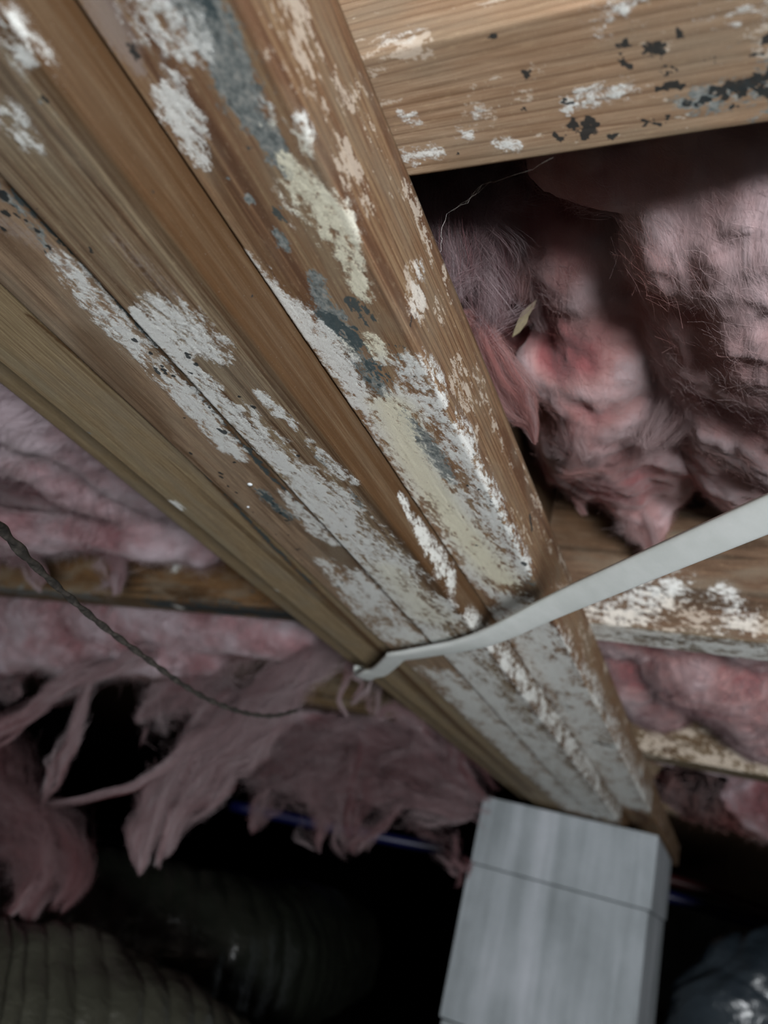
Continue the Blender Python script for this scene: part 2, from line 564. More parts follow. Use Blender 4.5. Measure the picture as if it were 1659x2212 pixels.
def wool(o, co, no, n, length, hw, seed, mat, bias=(0, 0, 0), lift=0.22, keep=None, bounds=None, tint=None):
    """Cover a body with fine matted fibres lying along its surface."""
    r_ = np.random.default_rng(seed)
    idx = np.arange(len(co)) if keep is None else np.nonzero(keep)[0]
    if len(idx) == 0: return
    pick = r_.choice(idx, n, replace=True)
    p0 = co[pick] + r_.normal(size=(n, 3)) * 1.2
    nn = no[pick]
    d = flow(p0, seed) * 4 + np.array(bias) + r_.normal(size=(n, 3)) * 0.55
    d -= nn * np.sum(d * nn, 1, keepdims=True)
    d /= np.linalg.norm(d, axis=1, keepdims=True) + 1e-9
    L = length * r_.uniform(0.4, 1.1, (n, 1))
    up = r_.normal(size=(n, 1)) * lift * 0.6 + lift * 0.25
    curl = r_.normal(size=(n, 3)) * 0.7
    K = 6
    pts = []
    for i in range(K):
        f = i / (K - 1)
        pts.append(p0 + d * L * (f - 0.5) + curl * L * (f - 0.5) ** 2 + nn * (0.4 + L * up * f * f))
    P = np.stack(pts, 1)
    if bounds is not None:
        P[..., 0] = np.clip(P[..., 0], bounds[0], bounds[1])
    base_t = fbm(p0[:, 0] / 40, p0[:, 1] / 40, p0[:, 2] / 40, seed + 31, 3)
    tone = np.clip(0.5 + 2.2 * (base_t - 0.5) + r_.normal(size=n) * 0.14 + (0 if tint is None else tint[pick]), 0, 1)
    org = np.array(o.location) if o.parent is None else np.array(o.location) + np.array(o.parent.location)
    me = ribbons('loose_fibres', P, hw * r_.uniform(0.6, 1.3, n), tone, org)
    fo = link('loose_fibres', me, mat)
    fo.parent = o
    tag(fo, None, None, None, 'stuff')


def wisps(o, chain, n, seed, mat, hw=0.16, name='torn_shred', wob=0.5, flat=(1, 0.5, 1), clump=70, tone0=0.55):
    """A pulled-out shred: a loose bundle of fibres following a chain of (point, radius)."""
    r_ = np.random.default_rng(seed)
    pts = np.array([c[0] for c in chain]); rad = np.array([c[1] for c in chain])
    path = catmull(pts, 8)
    rr = np.interp(np.linspace(0, 1, len(path)), np.linspace(0, 1, len(rad)), rad)
    m_ = len(path)
    K = 9
    a = r_.uniform(-0.15, 0.85, n); span = r_.uniform(0.18, 0.55, n)
    nc = max(6, n // clump)
    cid = r_.integers(0, nc, n)
    co_ = r_.normal(size=(nc, 3)) * 0.55; cd_ = r_.normal(size=(nc, 3)) * 0.75
    ca_ = r_.uniform(-0.2, 0.85, nc); cs_ = r_.uniform(0.2, 0.6, nc)
    tight = r_.uniform(0.05, 0.22, nc)[cid][:, None]
    a = np.where(r_.random(n) < 0.85, ca_[cid] + r_.normal(size=n) * 0.06, a); span = np.where(r_.random(n) < 0.85, cs_[cid], span)
    off = (co_[cid] + r_.normal(size=(n, 3)) * tight) * np.array(flat)
    drift = (cd_[cid] + r_.normal(size=(n, 3)) * 0.2) * np.array(flat)
    ctone = r_.normal(size=nc)[cid] * 0.22
    out = []
    for i in range(K):
        f = np.clip(a + span * i / (K - 1), 0, 1) * (m_ - 1)
        lo = np.floor(f).astype(int).clip(0, m_ - 2); fr = (f - lo)[:, None]
        c = path[lo] * (1 - fr) + path[lo + 1] * fr
        r1 = (rr[lo] * (1 - fr[:, 0]) + rr[lo + 1] * fr[:, 0])[:, None]
        w_ = flow(c + off * r1 * 2, seed, 22.0) * wob * r1 * 2.2
        out.append(c + (off + drift * (i / (K - 1) - 0.5)) * r1 * 1.25 + w_)
    P = np.stack(out, 1)
    tone = np.clip(tone0 + ctone + 0.6 * (fbm(off[:, 0] * 2 + 5, a * 6, seed=seed, octaves=2) - 0.5) + r_.normal(size=n) * 0.1, 0, 1)
    org = np.array(o.location)
    me = ribbons(name, P, hw * r_.uniform(0.6, 1.4, n), tone, org)
    fo = link(name, me, mat)
    fo.parent = o
    tag(fo, None, None, None, 'stuff')
    return fo


def plain(name, col, rough=0.6, spec=0.4, nscale=None, dark=None, bump=0.0, stretch=(1, 1, 1)):
    T = NT(name)
    c = srgb(col)
    nrm = None
    if nscale:
        co = T.n('ShaderNodeTexCoord').outputs['Object']
        n = T.noise(T.scale(co, tuple(nscale * s for s in stretch)), 1.0, 4.0, 0.6)
        c = T.mix(T.smooth(n, 0.35, 0.7), srgb(dark or col), c)
        if bump: nrm = T.bump(n, 0.5, bump)
    T.bsdf(c, rough, nrm, spec)
    return T.mat


def concrete_material():
    T = NT('grey_concrete')
    co = T.n('ShaderNodeTexCoord').outputs['Object']
    st = T.noise(T.scale(co, (28, 28, 1.6)), 1.0, 4.0, 0.6, 0.3)
    bl = T.noise(T.scale(co, (9, 9, 7)), 1.0, 4.0, 0.6)
    fn = T.noise(T.scale(co, (300, 300, 300)), 1.0, 3.0, 0.7)
    c = T.ramp(T.math('ADD', T.math('MULTIPLY', st, 0.6), T.math('MULTIPLY', bl, 0.4)),
               [(0.33, srgb('#6f7577')), (0.5, srgb('#959b9f')), (0.66, srgb('#b0b4ba'))])
    T.bsdf(c, 0.85, T.bump(fn, 0.4, 0.001), 0.2)
    return T.mat


def film_material(name, a, b, rough, seed=0.0, bscale=30, bdist=0.01, spec=0.5):
    T = NT(name)
    co = T.n('ShaderNodeTexCoord').outputs['Object']
    n = T.noise(T.scale(co, (bscale, bscale, bscale), (seed, 0, 0)), 1.0, 4.0, 0.6, 0.6)
    n2 = T.noise(T.scale(co, (8, 8, 8), (seed, 0, 0)), 1.0, 3.0, 0.6)
    T.bsdf(T.mix(n2, srgb(a), srgb(b)), rough, T.bump(n, 0.6, bdist), spec)
    return T.mat


# ================================================================== the setting
def box_mesh(name, x0, x1, y0, y1, z0, z1, bev=0.0):
    bm = bmesh.new()
    bmesh.ops.create_cube(bm, size=1.0)
    for v in bm.verts:
        v.co = Vector(((x0 + x1) / 2 + v.co.x * (x1 - x0), (y0 + y1) / 2 + v.co.y * (y1 - y0), (z0 + z1) / 2 + v.co.z * (z1 - z0)))
    if bev:
        bmesh.ops.bevel(bm, geom=bm.edges[:], offset=bev, segments=2, affect='EDGES', profile=0.6)
    me = bpy.data.meshes.new(name)
    bm.to_mesh(me); bm.free()
    return me


def grid_sheet(name, x0, x1, y0, y1, zf, nx, ny, mat):
    xs, ys = np.linspace(x0, x1, nx), np.linspace(y0, y1, ny)
    X_, Y_ = np.meshgrid(xs, ys)
    V = np.stack([X_.ravel(), Y_.ravel(), zf(X_, Y_).ravel()], 1)
    ii, jj = np.meshgrid(np.arange(ny - 1), np.arange(nx - 1), indexing='ij')
    a = ii * nx + jj
    F = np.stack([a, a + 1, a + nx + 1, a + nx], -1).reshape(-1, 4)
    me = mesh_np(name, V, F)
    return link(name, me, mat)


M_GROUND = film_material('black_ground_film', '#0b0d0e', '#121516', 0.45, 2.0, 14, 0.012)
floor = grid_sheet('floor', -4.0, 4.0, -2.0, 6.0,
                   lambda x, y: 0.004 + 0.02 * (fbm(x * 3 + 40, y * 3 + 40, seed=3, octaves=4) - 0.5), 160, 160, M_GROUND)
tag(floor, 'black plastic vapour barrier sheet covering the crawlspace ground', None, None, 'structure')
M_SUBFLOOR = plain('dark_subfloor', '#6b5138', 0.85, 0.2, 14, '#4a3828', 0.001, (1, 5, 1))
ceil = link('ceiling', box_mesh('ceiling', -4, 4, -2, 6, CAM_Z + 0.366, CAM_Z + 0.384), M_SUBFLOOR)
tag(ceil, 'plywood subfloor above the joists', None, None, 'structure')
wall = link('wall_back', box_mesh('wall_back', -4, 4, 6.0, 6.2, 0, CAM_Z + 0.384), plain('dark_foundation', '#1c1c1a', 0.9, 0.1, 6, '#121210'))
tag(wall, 'dark concrete foundation wall', None, None, 'structure')

for nm, xa, xb, side in (('wall_left', -4.2, -4.0, 'left'), ('wall_right', 4.0, 4.2, 'right')):
    w_ = link(nm, box_mesh(nm, xa, xb, -2, 6, 0, CAM_Z + 0.384), wall.data.materials[0])
    tag(w_, 'dark concrete foundation wall on the ' + side, None, None, 'structure')

# ================================================================== the girder
ZG, ZL, ZJ, ZTOP = 127.0, 144.0, 181.0, 365.0
girder = empty('built_up_girder', W((-194, 700, ZG)))
tag(girder, 'mould-covered built-up wooden girder of three boards crossing the picture to the grey pier', 'beam')

M_W_B = wood_material('pine_striped', '#b0a086', '#8a715a', '#574331', 1.0, 2.6, 0.8, (0.17, 0.004))
M_W_C = wood_material('pine_grey_brown', '#b29a81', '#9c8570', '#705c4a', 2.0, 2.0, 0.3, (0.07, 0.007))
M_W_D = wood_material('pine_olive', '#b3a283', '#a59274', '#715f45', 3.0, 2.0, 0.75, (0.05, 0.002))
M_W_L = wood_material('pine_ledger', '#a88f71', '#947459', '#684c3a', 4.0, 2.8, 1.5, (0.07, 0.004))
M_W_J1 = wood_material('pine_tan', '#b9a189', '#b0947b', '#86694f', 5.0, 3.4, 1.1, (0.03, 0.003))
M_W_J2 = wood_material('pine_red_brown', '#836a56', '#705846', '#4c3b2d', 6.0, 5.0, 0.35, (0.05, 0.006))
M_W_J3 = wood_material('pine_amber', '#7d694d', '#66533b', '#3f3223', 7.0, 5.0, 0.35, (0.05, 0.006))

TS = [-400, -100, 20] + tspace(40, 1750, 0.5, 150)

B_strokes = [
    ('white', 'bot', [(20, 262, 3.0), (55, 300, 2.0)], 0.42), ('white', 'bot', [(40, 80, 3.0), (70, 130, 3.0)], 0.30),
    ('white', 'bot', [(335, 640, 1.2), (380, 690, 5.0), (420, 740, 5.5), (460, 770, 2.0)], 0.85),
    ('white', 'bot', [(300, 680, 1.5), (345, 730, 3.0), (400, 790, 3.0), (450, 850, 3.6), (500, 905, 4.5)], 0.95),
    ('white', 'bot', [(500, 890, 4.5), (560, 950, 5.0), (620, 1000, 5.5), (680, 1060, 7.0), (740, 1130, 8.5)], 0.92),
    ('white', 'bot', [(740, 1130, 8.5), (800, 1200, 9.5), (860, 1270, 9.5), (920, 1330, 11)], 0.90),
    ('white', 'bot', [(560, 1010, 2.0), (640, 1090, 2.5), (720, 1170, 3.0), (800, 1270, 3.0), (860, 1340, 3.0)], 1.0),
    ('white', 'bot', [(560, 850, 1.2), (610, 900, 1.6), (650, 930, 1.2)], 0.55),
    ('white', 'bot', [(660, 950, 1.5), (720, 1010, 2.0), (760, 1040, 1.5)], 0.6),
    ('white', 'bot', [(910, 1130, 1), (960, 1230, 3.0), (1000, 1290, 4.0)], 0.55),
    ('white', 'bot', [(930, 1370, 14), (1010, 1470, 15), (1100, 1570, 17), (1200, 1680, 19), (1300, 1760, 20)], 0.86),
    ('cream', 'bot', [(840, 1230, 8), (930, 1330, 14)], 0.55),
    ('grey', 'bot', [(690, 990, 3.0), (705, 1005, 3.0)], 0.62), ('grey', 'bot', [(765, 1070, 2.6), (778, 1095, 2.2)], 0.66),
    ('dots', 'bot', [(698, 998, 0.8)], 0.6), ('dots', 'bot', [(740, 1095, 1.0)], 0.6), ('dots', 'bot', [(748, 1138, 1.2)], 0.7),
    ('dots', 'bot', [(645, 985, 1.0)], 1.0), ('dots', 'bot', [(690, 1045, 0.7)], 0.8), ('dots', 'bot', [(735, 1093, 0.9)], 0.6),
    ('dots', 'bot', [(407, 765, 0.9)], 1.0), ('dots', 'bot', [(408, 772, 0.9)], 1.0), ('dots', 'bot', [(425, 787, 0.9)], 1.0),
    ('dots', 'bot', [(412, 805, 0.8)], 0.9), ('dots', 'bot', [(548, 880, 1.2)], 1.0), ('dots', 'bot', [(516, 856, 0.8)], 0.9),
    ('dots', 'bot', [(95, 212, 0.8), (100, 220, 0.8)], 0.9), ('dots', 'bot', [(194, 535, 0.5), (200, 548, 0.5)], 0.9),
    ('dots', 'bot', [(98, 472, 0.6)], 0.7), ('dots', 'bot', [(78, 448, 0.5)], 0.7),
    ('grey', 'bot', [(100, 230, 2.5), (150, 300, 2.0)], 0.35),
    ('grey', 'bot', [(1060, 1550, 3), (1075, 1565, 3)], 0.7), ('grey', 'bot', [(1170, 1620, 3), (1185, 1640, 3)], 0.7),
    ('grey', 'bot', [(1000, 1475, 3), (1010, 1480, 3)], 0.7), ('grey', 'bot', [(1230, 1690, 5), (1250, 1705, 5)], 0.7),
    ('dots', 'hi', [(545, 640, 1.0)], 0.6), ('dots', 'hi', [(330, 415, 0.6)], 0.6),
    ('white', 'hi', [(1010, 1330, 3), (1150, 1500, 7), (1300, 1700, 9)], 0.52),
    ('mauve', 'bot', [(250, 520, 4), (380, 640, 4), (300, 560, 4)], 0.45),
    ('green', 'bot', [(60, 330, 7), (180, 480, 6), (250, 560, 3)], 0.55),
]
make_plank('plank', 'y', -174.6, -136.0, ZG, 363, TS, B_strokes, M_W_B, girder, 0.5, 0, 17.5, 2.0,
           fine=lambda s, t: np.clip(0.7 + sstep(20, 36, s) * 0.6, 0, 1), seed=11,
           base={'brown': lambda s, t: 1.15 * sstep(30, 38, s) * (0.6 + 0.6 * fbm(s / 3.0, t / 160.0, seed=5))})

C_strokes = [
    ('brown', 'bot', [(20, 405, 1.6), (120, 505, 1.2), (200, 590, 1.0), (300, 705, 0.9), (380, 800, 1.1), (480, 910, 1.6), (560, 1000, 2.0), (620, 1065, 1.6), (700, 1145, 1.0)], 1.1),  # seam shade painted on the recessed edge as dark staining
    ('teal', 'bot', [(30, 420, 1.4), (110, 500, 1.0), (200, 592, 0.7), (420, 845, 0.8), (520, 955, 1.4), (590, 1035, 1.4), (660, 1105, 0.8)], 0.75),  # deepens the same painted seam shade
    ('brown', 'bot', [(300, 890, 1.0), (420, 995, 1.4), (560, 1140, 1.6), (700, 1280, 1.4), (800, 1375, 1.6)], 0.7),  # painted shade line beside the seam to the next board
    ('grey', 'bot', [(-20, 400, 4), (30, 440, 4), (80, 500, 3), (105, 545, 2)], 0.62),
    ('mauve', 'bot', [(0, 480, 5), (110, 540, 4), (140, 580, 3)], 0.6),
    ('dots', 'bot', [(3, 418, 1.6), (8, 425, 1.6)], 1.0), ('dots', 'bot', [(12, 460, 1.5)], 0.9), ('dots', 'bot', [(35, 465, 1.0)], 0.8),
    ('dots', 'bot', [(55, 476, 0.9)], 0.9), ('dots', 'bot', [(78, 500, 1.0)], 0.9), ('dots', 'bot', [(5, 495, 1.4)], 0.8),
    ('dots', 'bot', [(102, 531, 1.0)], 0.9), ('dots', 'bot', [(97, 543, 0.8)], 0.8), ('dots', 'bot', [(25, 445, 0.8)], 0.7),
    ('white', 'bot', [(125, 560, 2.0), (170, 600, 3.2), (205, 650, 3.2), (250, 705, 3.0), (300, 750, 3.6)], 0.78),
    ('white', 'bot', [(300, 750, 3.6), (350, 800, 3.6), (400, 850, 3.2), (450, 910, 3.2), (495, 965, 3.2), (520, 990, 1.5)], 0.72),
    ('white', 'bot', [(610, 1065, 1.5), (650, 1110, 2.6), (690, 1150, 3.0), (720, 1170, 3.0)], 0.85),
    ('white', 'bot', [(715, 1220, 4), (760, 1270, 6), (800, 1310, 7), (860, 1380, 9)], 0.66),
    ('white', 'bot', [(770, 1240, 4), (830, 1310, 5), (890, 1385, 6)], 0.8),
    ('white', 'bot', [(960, 1460, 9), (1050, 1560, 10), (1150, 1660, 12), (1250, 1750, 13)], 0.82),
    ('grey', 'bot', [(560, 1060, 3.0), (600, 1100, 5.0), (640, 1120, 4.0)], 0.62),
    ('teal', 'bot', [(570, 1070, 2.5), (610, 1110, 4.5), (630, 1130, 3.0)], 0.42),
    ('brown', 'bot', [(190, 730, 6.0), (230, 790, 9.5), (300, 870, 8.5), (350, 930, 5)], 0.62),
    ('brown', 'bot', [(0, 510, 6), (60, 560, 5)], 0.45),
    ('brown', 'bot', [(530, 1000, 2.5), (590, 1060, 2.5), (640, 1100, 2)], 0.5),
    ('grey', 'bot', [(470, 950, 2.0), (520, 1000, 2.0)], 0.4),
]
for (u, v, r) in [(290, 735, 1.2), (322, 762, 0.9), (333, 795, 1.0), (340, 803, 1.1), (352, 798, 1.0), (349, 790, 0.8), (375, 813, 0.9),
                  (358, 806, 0.8), (476, 1022, 1.2), (476, 1030, 1.2), (411, 979, 1.0), (492, 1051, 0.9), (505, 999, 0.9),
                  (509, 1064, 0.9), (398, 903, 0.7), (483, 932, 1.6), (475, 929, 1.2), (577, 1130, 0.6), (640, 1187, 0.9),
                  (645, 1186, 0.9), (632, 1187, 0.7), (595, 1155, 0.6), (560, 1060, 0.7), (650, 1210, 0.8), (450, 880, 0.7),
                  (545, 1107, 0.6), (622, 1156, 0.7), (680, 1208, 0.7), (730, 1265, 1.1), (737, 1258, 0.9), (605, 1110, 1.2), (618, 1125, 1.2), (590, 1090, 1.0)]:
    C_strokes.append(('dots', 'bot', [(u, v, r)], 1.0))
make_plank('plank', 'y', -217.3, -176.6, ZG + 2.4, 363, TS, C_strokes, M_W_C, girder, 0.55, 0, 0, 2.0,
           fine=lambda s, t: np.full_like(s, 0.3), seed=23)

D_strokes = [
    ('brown', 'bot', [(60, 680, 0.8), (170, 772, 1.2), (300, 885, 1.3), (420, 1000, 1.6), (560, 1150, 2.0), (660, 1250, 2.4), (800, 1385, 2.6), (1000, 1580, 3.2), (1150, 1710, 3.5)], 1.1),  # shade of the seam painted along this board's edge
    ('teal', 'bot', [(170, 772, 0.7), (300, 885, 0.7), (420, 1000, 0.9), (590, 1180, 1.4), (700, 1290, 1.4)], 0.7),  # darker stretches of that painted seam shade
    ('white', 'bot', [(375, 1085, 1.6), (390, 1097, 1.6)], 0.6),
    ('green', 'bot', [(0, 750, 4), (150, 890, 3), (300, 1010, 3), (500, 1190, 4)], 0.8),
    ('grey', 'bot', [(180, 930, 1.0), (215, 945, 1.0)], 0.4), ('dots', 'bot', [(218, 943, 0.7)], 0.6), ('dots', 'bot', [(248, 950, 0.6)], 0.6),
    ('dots', 'bot', [(295, 1010, 0.9)], 0.55), ('dots', 'bot', [(172, 757, 0.8)], 0.6),
    ('white', 'bot', [(590, 1270, 1.4), (596, 1275, 1.2)], 0.55),
    ('dots', 'bot', [(538, 1152, 0.8), (532, 1160, 0.8)], 0.5),
]
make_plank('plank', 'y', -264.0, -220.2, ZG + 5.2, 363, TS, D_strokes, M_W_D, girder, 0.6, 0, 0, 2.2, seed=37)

A_strokes = [
    ('grey', 'bot', [(400, -20, 5.5), (440, 30, 6.5), (485, 110, 6.0), (510, 170, 6.0)], 0.95),
    ('grey', 'bot', [(510, 170, 6.0), (540, 240, 5.0), (575, 290, 4.0), (605, 345, 2.8), (622, 378, 1.6)], 0.95),
    ('teal', 'bot', [(430, 0, 4), (455, 30, 4), (490, 95, 2)], 0.42),
    ('teal', 'bot', [(535, 290, 1.5), (538, 310, 1.5)], 0.5),
    ('grey', 'bot', [(540, 430, 1.4)], 0.8), ('grey', 'bot', [(600, 505, 2.0), (615, 530, 2.6)], 0.75), ('grey', 'bot', [(490, 385, 0.9)], 0.7),
    ('teal', 'bot', [(600, 455, 1.4), (612, 470, 1.2)], 0.62),
    ('grey', 'bot', [(680, 595, 2.4), (695, 640, 4.2), (720, 690, 5.0), (770, 760, 5.0), (810, 820, 5.0), (830, 850, 3)], 0.72),
    ('teal', 'bot', [(705, 690, 3.0), (730, 715, 4.2), (775, 740, 3.6), (800, 795, 4.2), (820, 815, 4.0)], 0.72),
    ('teal', 'bot', [(770, 655, 2.5), (800, 690, 2.5)], 0.6), ('teal', 'bot', [(860, 755, 2.5), (870, 800, 2.5)], 0.5),
    ('dots', 'hi', [(890, 685, 1.0), (888, 705, 0.9)], 0.6),
    ('grey', 'bot', [(870, 890, 2.5), (895, 930, 4.5), (930, 970, 5.0), (955, 1010, 4.0), (975, 1040, 2.5)], 1.0),
    ('teal', 'bot', [(880, 915, 2.0), (920, 955, 3.0), (945, 985, 3.0)], 0.45),
    ('grey', 'bot', [(1040, 1050, 3), (1080, 1110, 4), (1120, 1180, 4), (1150, 1260, 5)], 0.6),
    ('dots', 'bot', [(1060, 1090, 0.8)], 0.8), ('dots', 'bot', [(1012, 1048, 1.0)], 0.9), ('dots', 'bot', [(1035, 1056, 0.8)], 0.8),
    ('dots', 'bot', [(1062, 1082, 0.6)], 0.9), ('dots', 'bot', [(1028, 988, 0.7)], 0.9), ('dots', 'bot', [(1030, 1178, 0.9)], 0.9),
    ('dots', 'bot', [(1138, 1222, 1.6), (1130, 1215, 1.4)], 0.8), ('dots', 'bot', [(1035, 1090, 0.8)], 0.7), ('dots', 'bot', [(896, 812, 0.9)], 0.7),
    ('dots', 'hi', [(1145, 1115, 1.6), (1150, 1145, 1.6)], 0.85),
    ('white', 'bot', [(318, -10, 3), (345, 20, 3.2), (375, 60, 3.6), (395, 90, 3.2), (418, 130, 1.6)], 0.72),
    ('white', 'bot', [(360, 200, 1.4), (380, 230, 2.4), (395, 265, 2.6), (410, 300, 2.2), (430, 340, 1.6)], 0.85),
    ('white', 'bot', [(400, 205, 1.2), (425, 250, 1.2)], 0.5), ('white', 'bot', [(270, 20, 2), (300, 70, 1.4)], 0.35),
    ('white', 'bot', [(380, 165, 1.6)], 0.55), ('white', 'bot', [(570, 230, 1.2), (582, 255, 1.6)], 0.62),
    ('mauve', 'bot', [(215, 0, 5), (235, 40, 5), (262, 90, 4), (300, 150, 2)], 0.95),
    ('dots', 'bot', [(282, 100, 1.8), (292, 118, 1.8)], 0.62),
    ('white', 'bot', [(620, 350, 1.4), (640, 380, 1.8), (655, 410, 3.0), (680, 440, 4.2), (710, 480, 4.6), (735, 500, 2.4)], 0.62),
    ('cream', 'bot', [(600, 330, 8), (700, 460, 9), (750, 560, 8), (800, 740, 8)], 1.0),
    ('white', 'bot', [(735, 500, 2.4), (748, 545, 2.0), (770, 600, 2.0), (790, 640, 1.5)], 0.50),
    ('white', 'bot', [(655, 265, 1.4), (668, 310, 1.6)], 0.6),
    ('white', 'bot', [(800, 730, 1.4), (825, 770, 2.0), (850, 785, 1.4)], 0.6),
    ('white', 'bot', [(530, 545, 1.0), (560, 590, 2.0), (600, 650, 3.0), (650, 710, 3.8), (700, 755, 3.4), (740, 800, 2.6), (765, 835, 1.6)], 0.95),
    ('white', 'bot', [(690, 700, 1.0), (740, 750, 1.4), (770, 775, 1.2)], 0.62),
    ('white', 'bot', [(760, 830, 2.4), (790, 880, 3.2), (820, 920, 3.6)], 0.72),
    ('white', 'bot', [(895, 775, 2.2), (905, 800, 3.6), (925, 835, 4.0), (945, 870, 3.2)], 0.88),
    ('white', 'bot', [(870, 850, 3.0), (905, 880, 3.4), (960, 920, 4.6), (990, 960, 4.6), (1010, 1000, 4.0)], 0.76),
    ('white', 'bot', [(840, 890, 3.6), (850, 930, 4.4), (880, 985, 5.0), (920, 1040, 6.5)], 1.05),
    ('white', 'bot', [(920, 1040, 6.5), (960, 1090, 7.0), (990, 1130, 7.0), (1030, 1180, 7.0), (1065, 1225, 7.0), (1090, 1255, 4)], 1.1),
    ('white', 'bot', [(1010, 1000, 4), (1040, 1060, 4.5), (1080, 1130, 4.5), (1110, 1190, 4.5), (1130, 1240, 4.5)], 0.58),
    ('white', 'bot', [(960, 1150, 3), (1000, 1210, 3.5), (1050, 1270, 4)], 0.6),
    ('cream', 'bot', [(850, 880, 8), (890, 990, 8), (960, 1100, 9), (1040, 1200, 10), (1090, 1260, 10)], 1.0),
    ('white', 'bot', [(1100, 1290, 6), (1150, 1380, 11), (1230, 1500, 14), (1300, 1620, 16), (1370, 1740, 18)], 0.80),
    ('dots', 'bot', [(1285, 1603, 4), (1320, 1612, 4)], 0.75),
    ('grey', 'bot', [(1190, 1450, 5), (1200, 1470, 5)], 0.7), ('grey', 'bot', [(1220, 1520, 6), (1235, 1540, 6)], 0.7),
    ('white', 'hi', [(905, 590, 2.2), (905, 640, 3.2), (900, 660, 2.6)], 0.4),
    ('pinkw', 'hi', [(590, 10, 6), (640, 60, 7), (640, 95, 5)], 0.51), ('pinkw', 'hi', [(730, 160, 3), (740, 190, 3), (765, 210, 2)], 0.45),
    ('pinkw', 'hi', [(715, 240, 2.5)], 0.41), ('pinkw', 'hi', [(745, 330, 3), (740, 360, 3.5)], 0.51), ('pinkw', 'hi', [(790, 420, 2), (800, 450, 2)], 0.37),
    ('pinkw', 'hi', [(890, 600, 3), (900, 640, 4), (910, 660, 3)], 0.61), ('pinkw', 'hi', [(990, 790, 2.5), (1000, 830, 4), (1010, 850, 3)], 0.59),
    ('pinkw', 'hi', [(1030, 810, 2.5), (1040, 840, 2.5)], 0.57), ('pinkw', 'hi', [(960, 580, 1.5), (975, 640, 1.5)], 0.45), ('pinkw', 'hi', [(945, 660, 2), (955, 690, 1.5)], 0.41),
    ('pinkw', 'hi', [(1120, 1110, 3), (1130, 1150, 3)], 0.45), ('pinkw', 'hi', [(1170, 1120, 2.5), (1180, 1160, 2.5)], 0.45),
    ('brown', 'bot', [(440, 310, 2.2), (480, 400, 2.4), (530, 490, 2.6), (600, 600, 2.8), (660, 660, 3)], 0.55),
    ('brown', 'bot', [(740, 760, 3), (800, 850, 3.2), (860, 880, 3)], 0.6),
    ('green', 'bot', [(580, 380, 6), (650, 500, 8), (720, 600, 6)], 0.5),
    ('brown', 'bot', [(1110, 1250, 4), (1150, 1300, 4)], 0.6),
]
TSL = [-400, -100, 25] + tspace(45, 1750, 0.5, 150)
make_plank('ledger_strip', 'y', -135.4, -97.2, ZL, ZJ, TSL, A_strokes, M_W_L, girder, 0.48, 0, 36, 1.6,
           fine=lambda s, t: 0.12 + 0.88 * sstep(30, 40, s), seed=51,
           base={'pinkw': lambda s, t: 0.40 * sstep(42, 48, s) * sstep(0.45, 0.75, fbm(s / 9, t / 30, seed=77)),
                 'brown': lambda s, t: 0.22 * sstep(36, 44, s)})
led2 = make_plank('ledger_strip', 'y', -303.0, -265.0, ZL, ZJ, [-400, 0, 400, 800, 1200, 1750], [], M_W_D, girder, 6, 0, 0, 2.0, seed=5)

# ================================================================== joists
J1_strokes = [
    ('grey', 'bot', [(1470, 225, 3.5), (1540, 210, 5), (1620, 190, 6), (1680, 180, 8)], 0.62),
    ('grey', 'bot', [(1640, 250, 3), (1690, 235, 4)], 0.6), ('grey', 'bot', [(1560, 120, 4), (1640, 95, 5)], 0.34),
    ('white', 'bot', [(1270, 205, 1.5), (1300, 200, 1.5), (1350, 190, 1.2)], 0.39),
    ('white', 'bot', [(1220, 225, 0.8), (1228, 240, 0.7)], 0.55), ('white', 'bot', [(1085, 310, 1.2), (1110, 318, 1.0)], 0.51),
    ('white', 'bot', [(890, 335, 1.6), (930, 330, 1.6), (940, 340, 1.0)], 0.48), ('white', 'bot', [(1000, 288, 1.2)], 0.47),
    ('white', 'bot', [(1035, 250, 1.0), (1040, 240, 1.0)], 0.43), ('white', 'bot', [(870, 250, 0.8), (905, 255, 0.8)], 0.39),
    ('white', 'bot', [(1300, 40, 2.5), (1380, 20, 2.5)], 0.28), ('white', 'bot', [(1560, 10, 2.5), (1640, 5, 2)], 0.33),
    ('white', 'bot', [(820, 70, 2.0), (860, 60, 2.0)], 0.25), ('pinkw', 'bot', [(800, 110, 3), (850, 85, 2.5), (900, 90, 2)], 0.6),
    ('green', 'bot', [(900, 100, 4), (1000, 80, 4), (1150, 40, 5)], 0.4),
    ('green', 'bot', [(890, 370, 2.0), (1100, 335, 2.0), (1300, 300, 2), (1500, 275, 2)], 0.35),
]
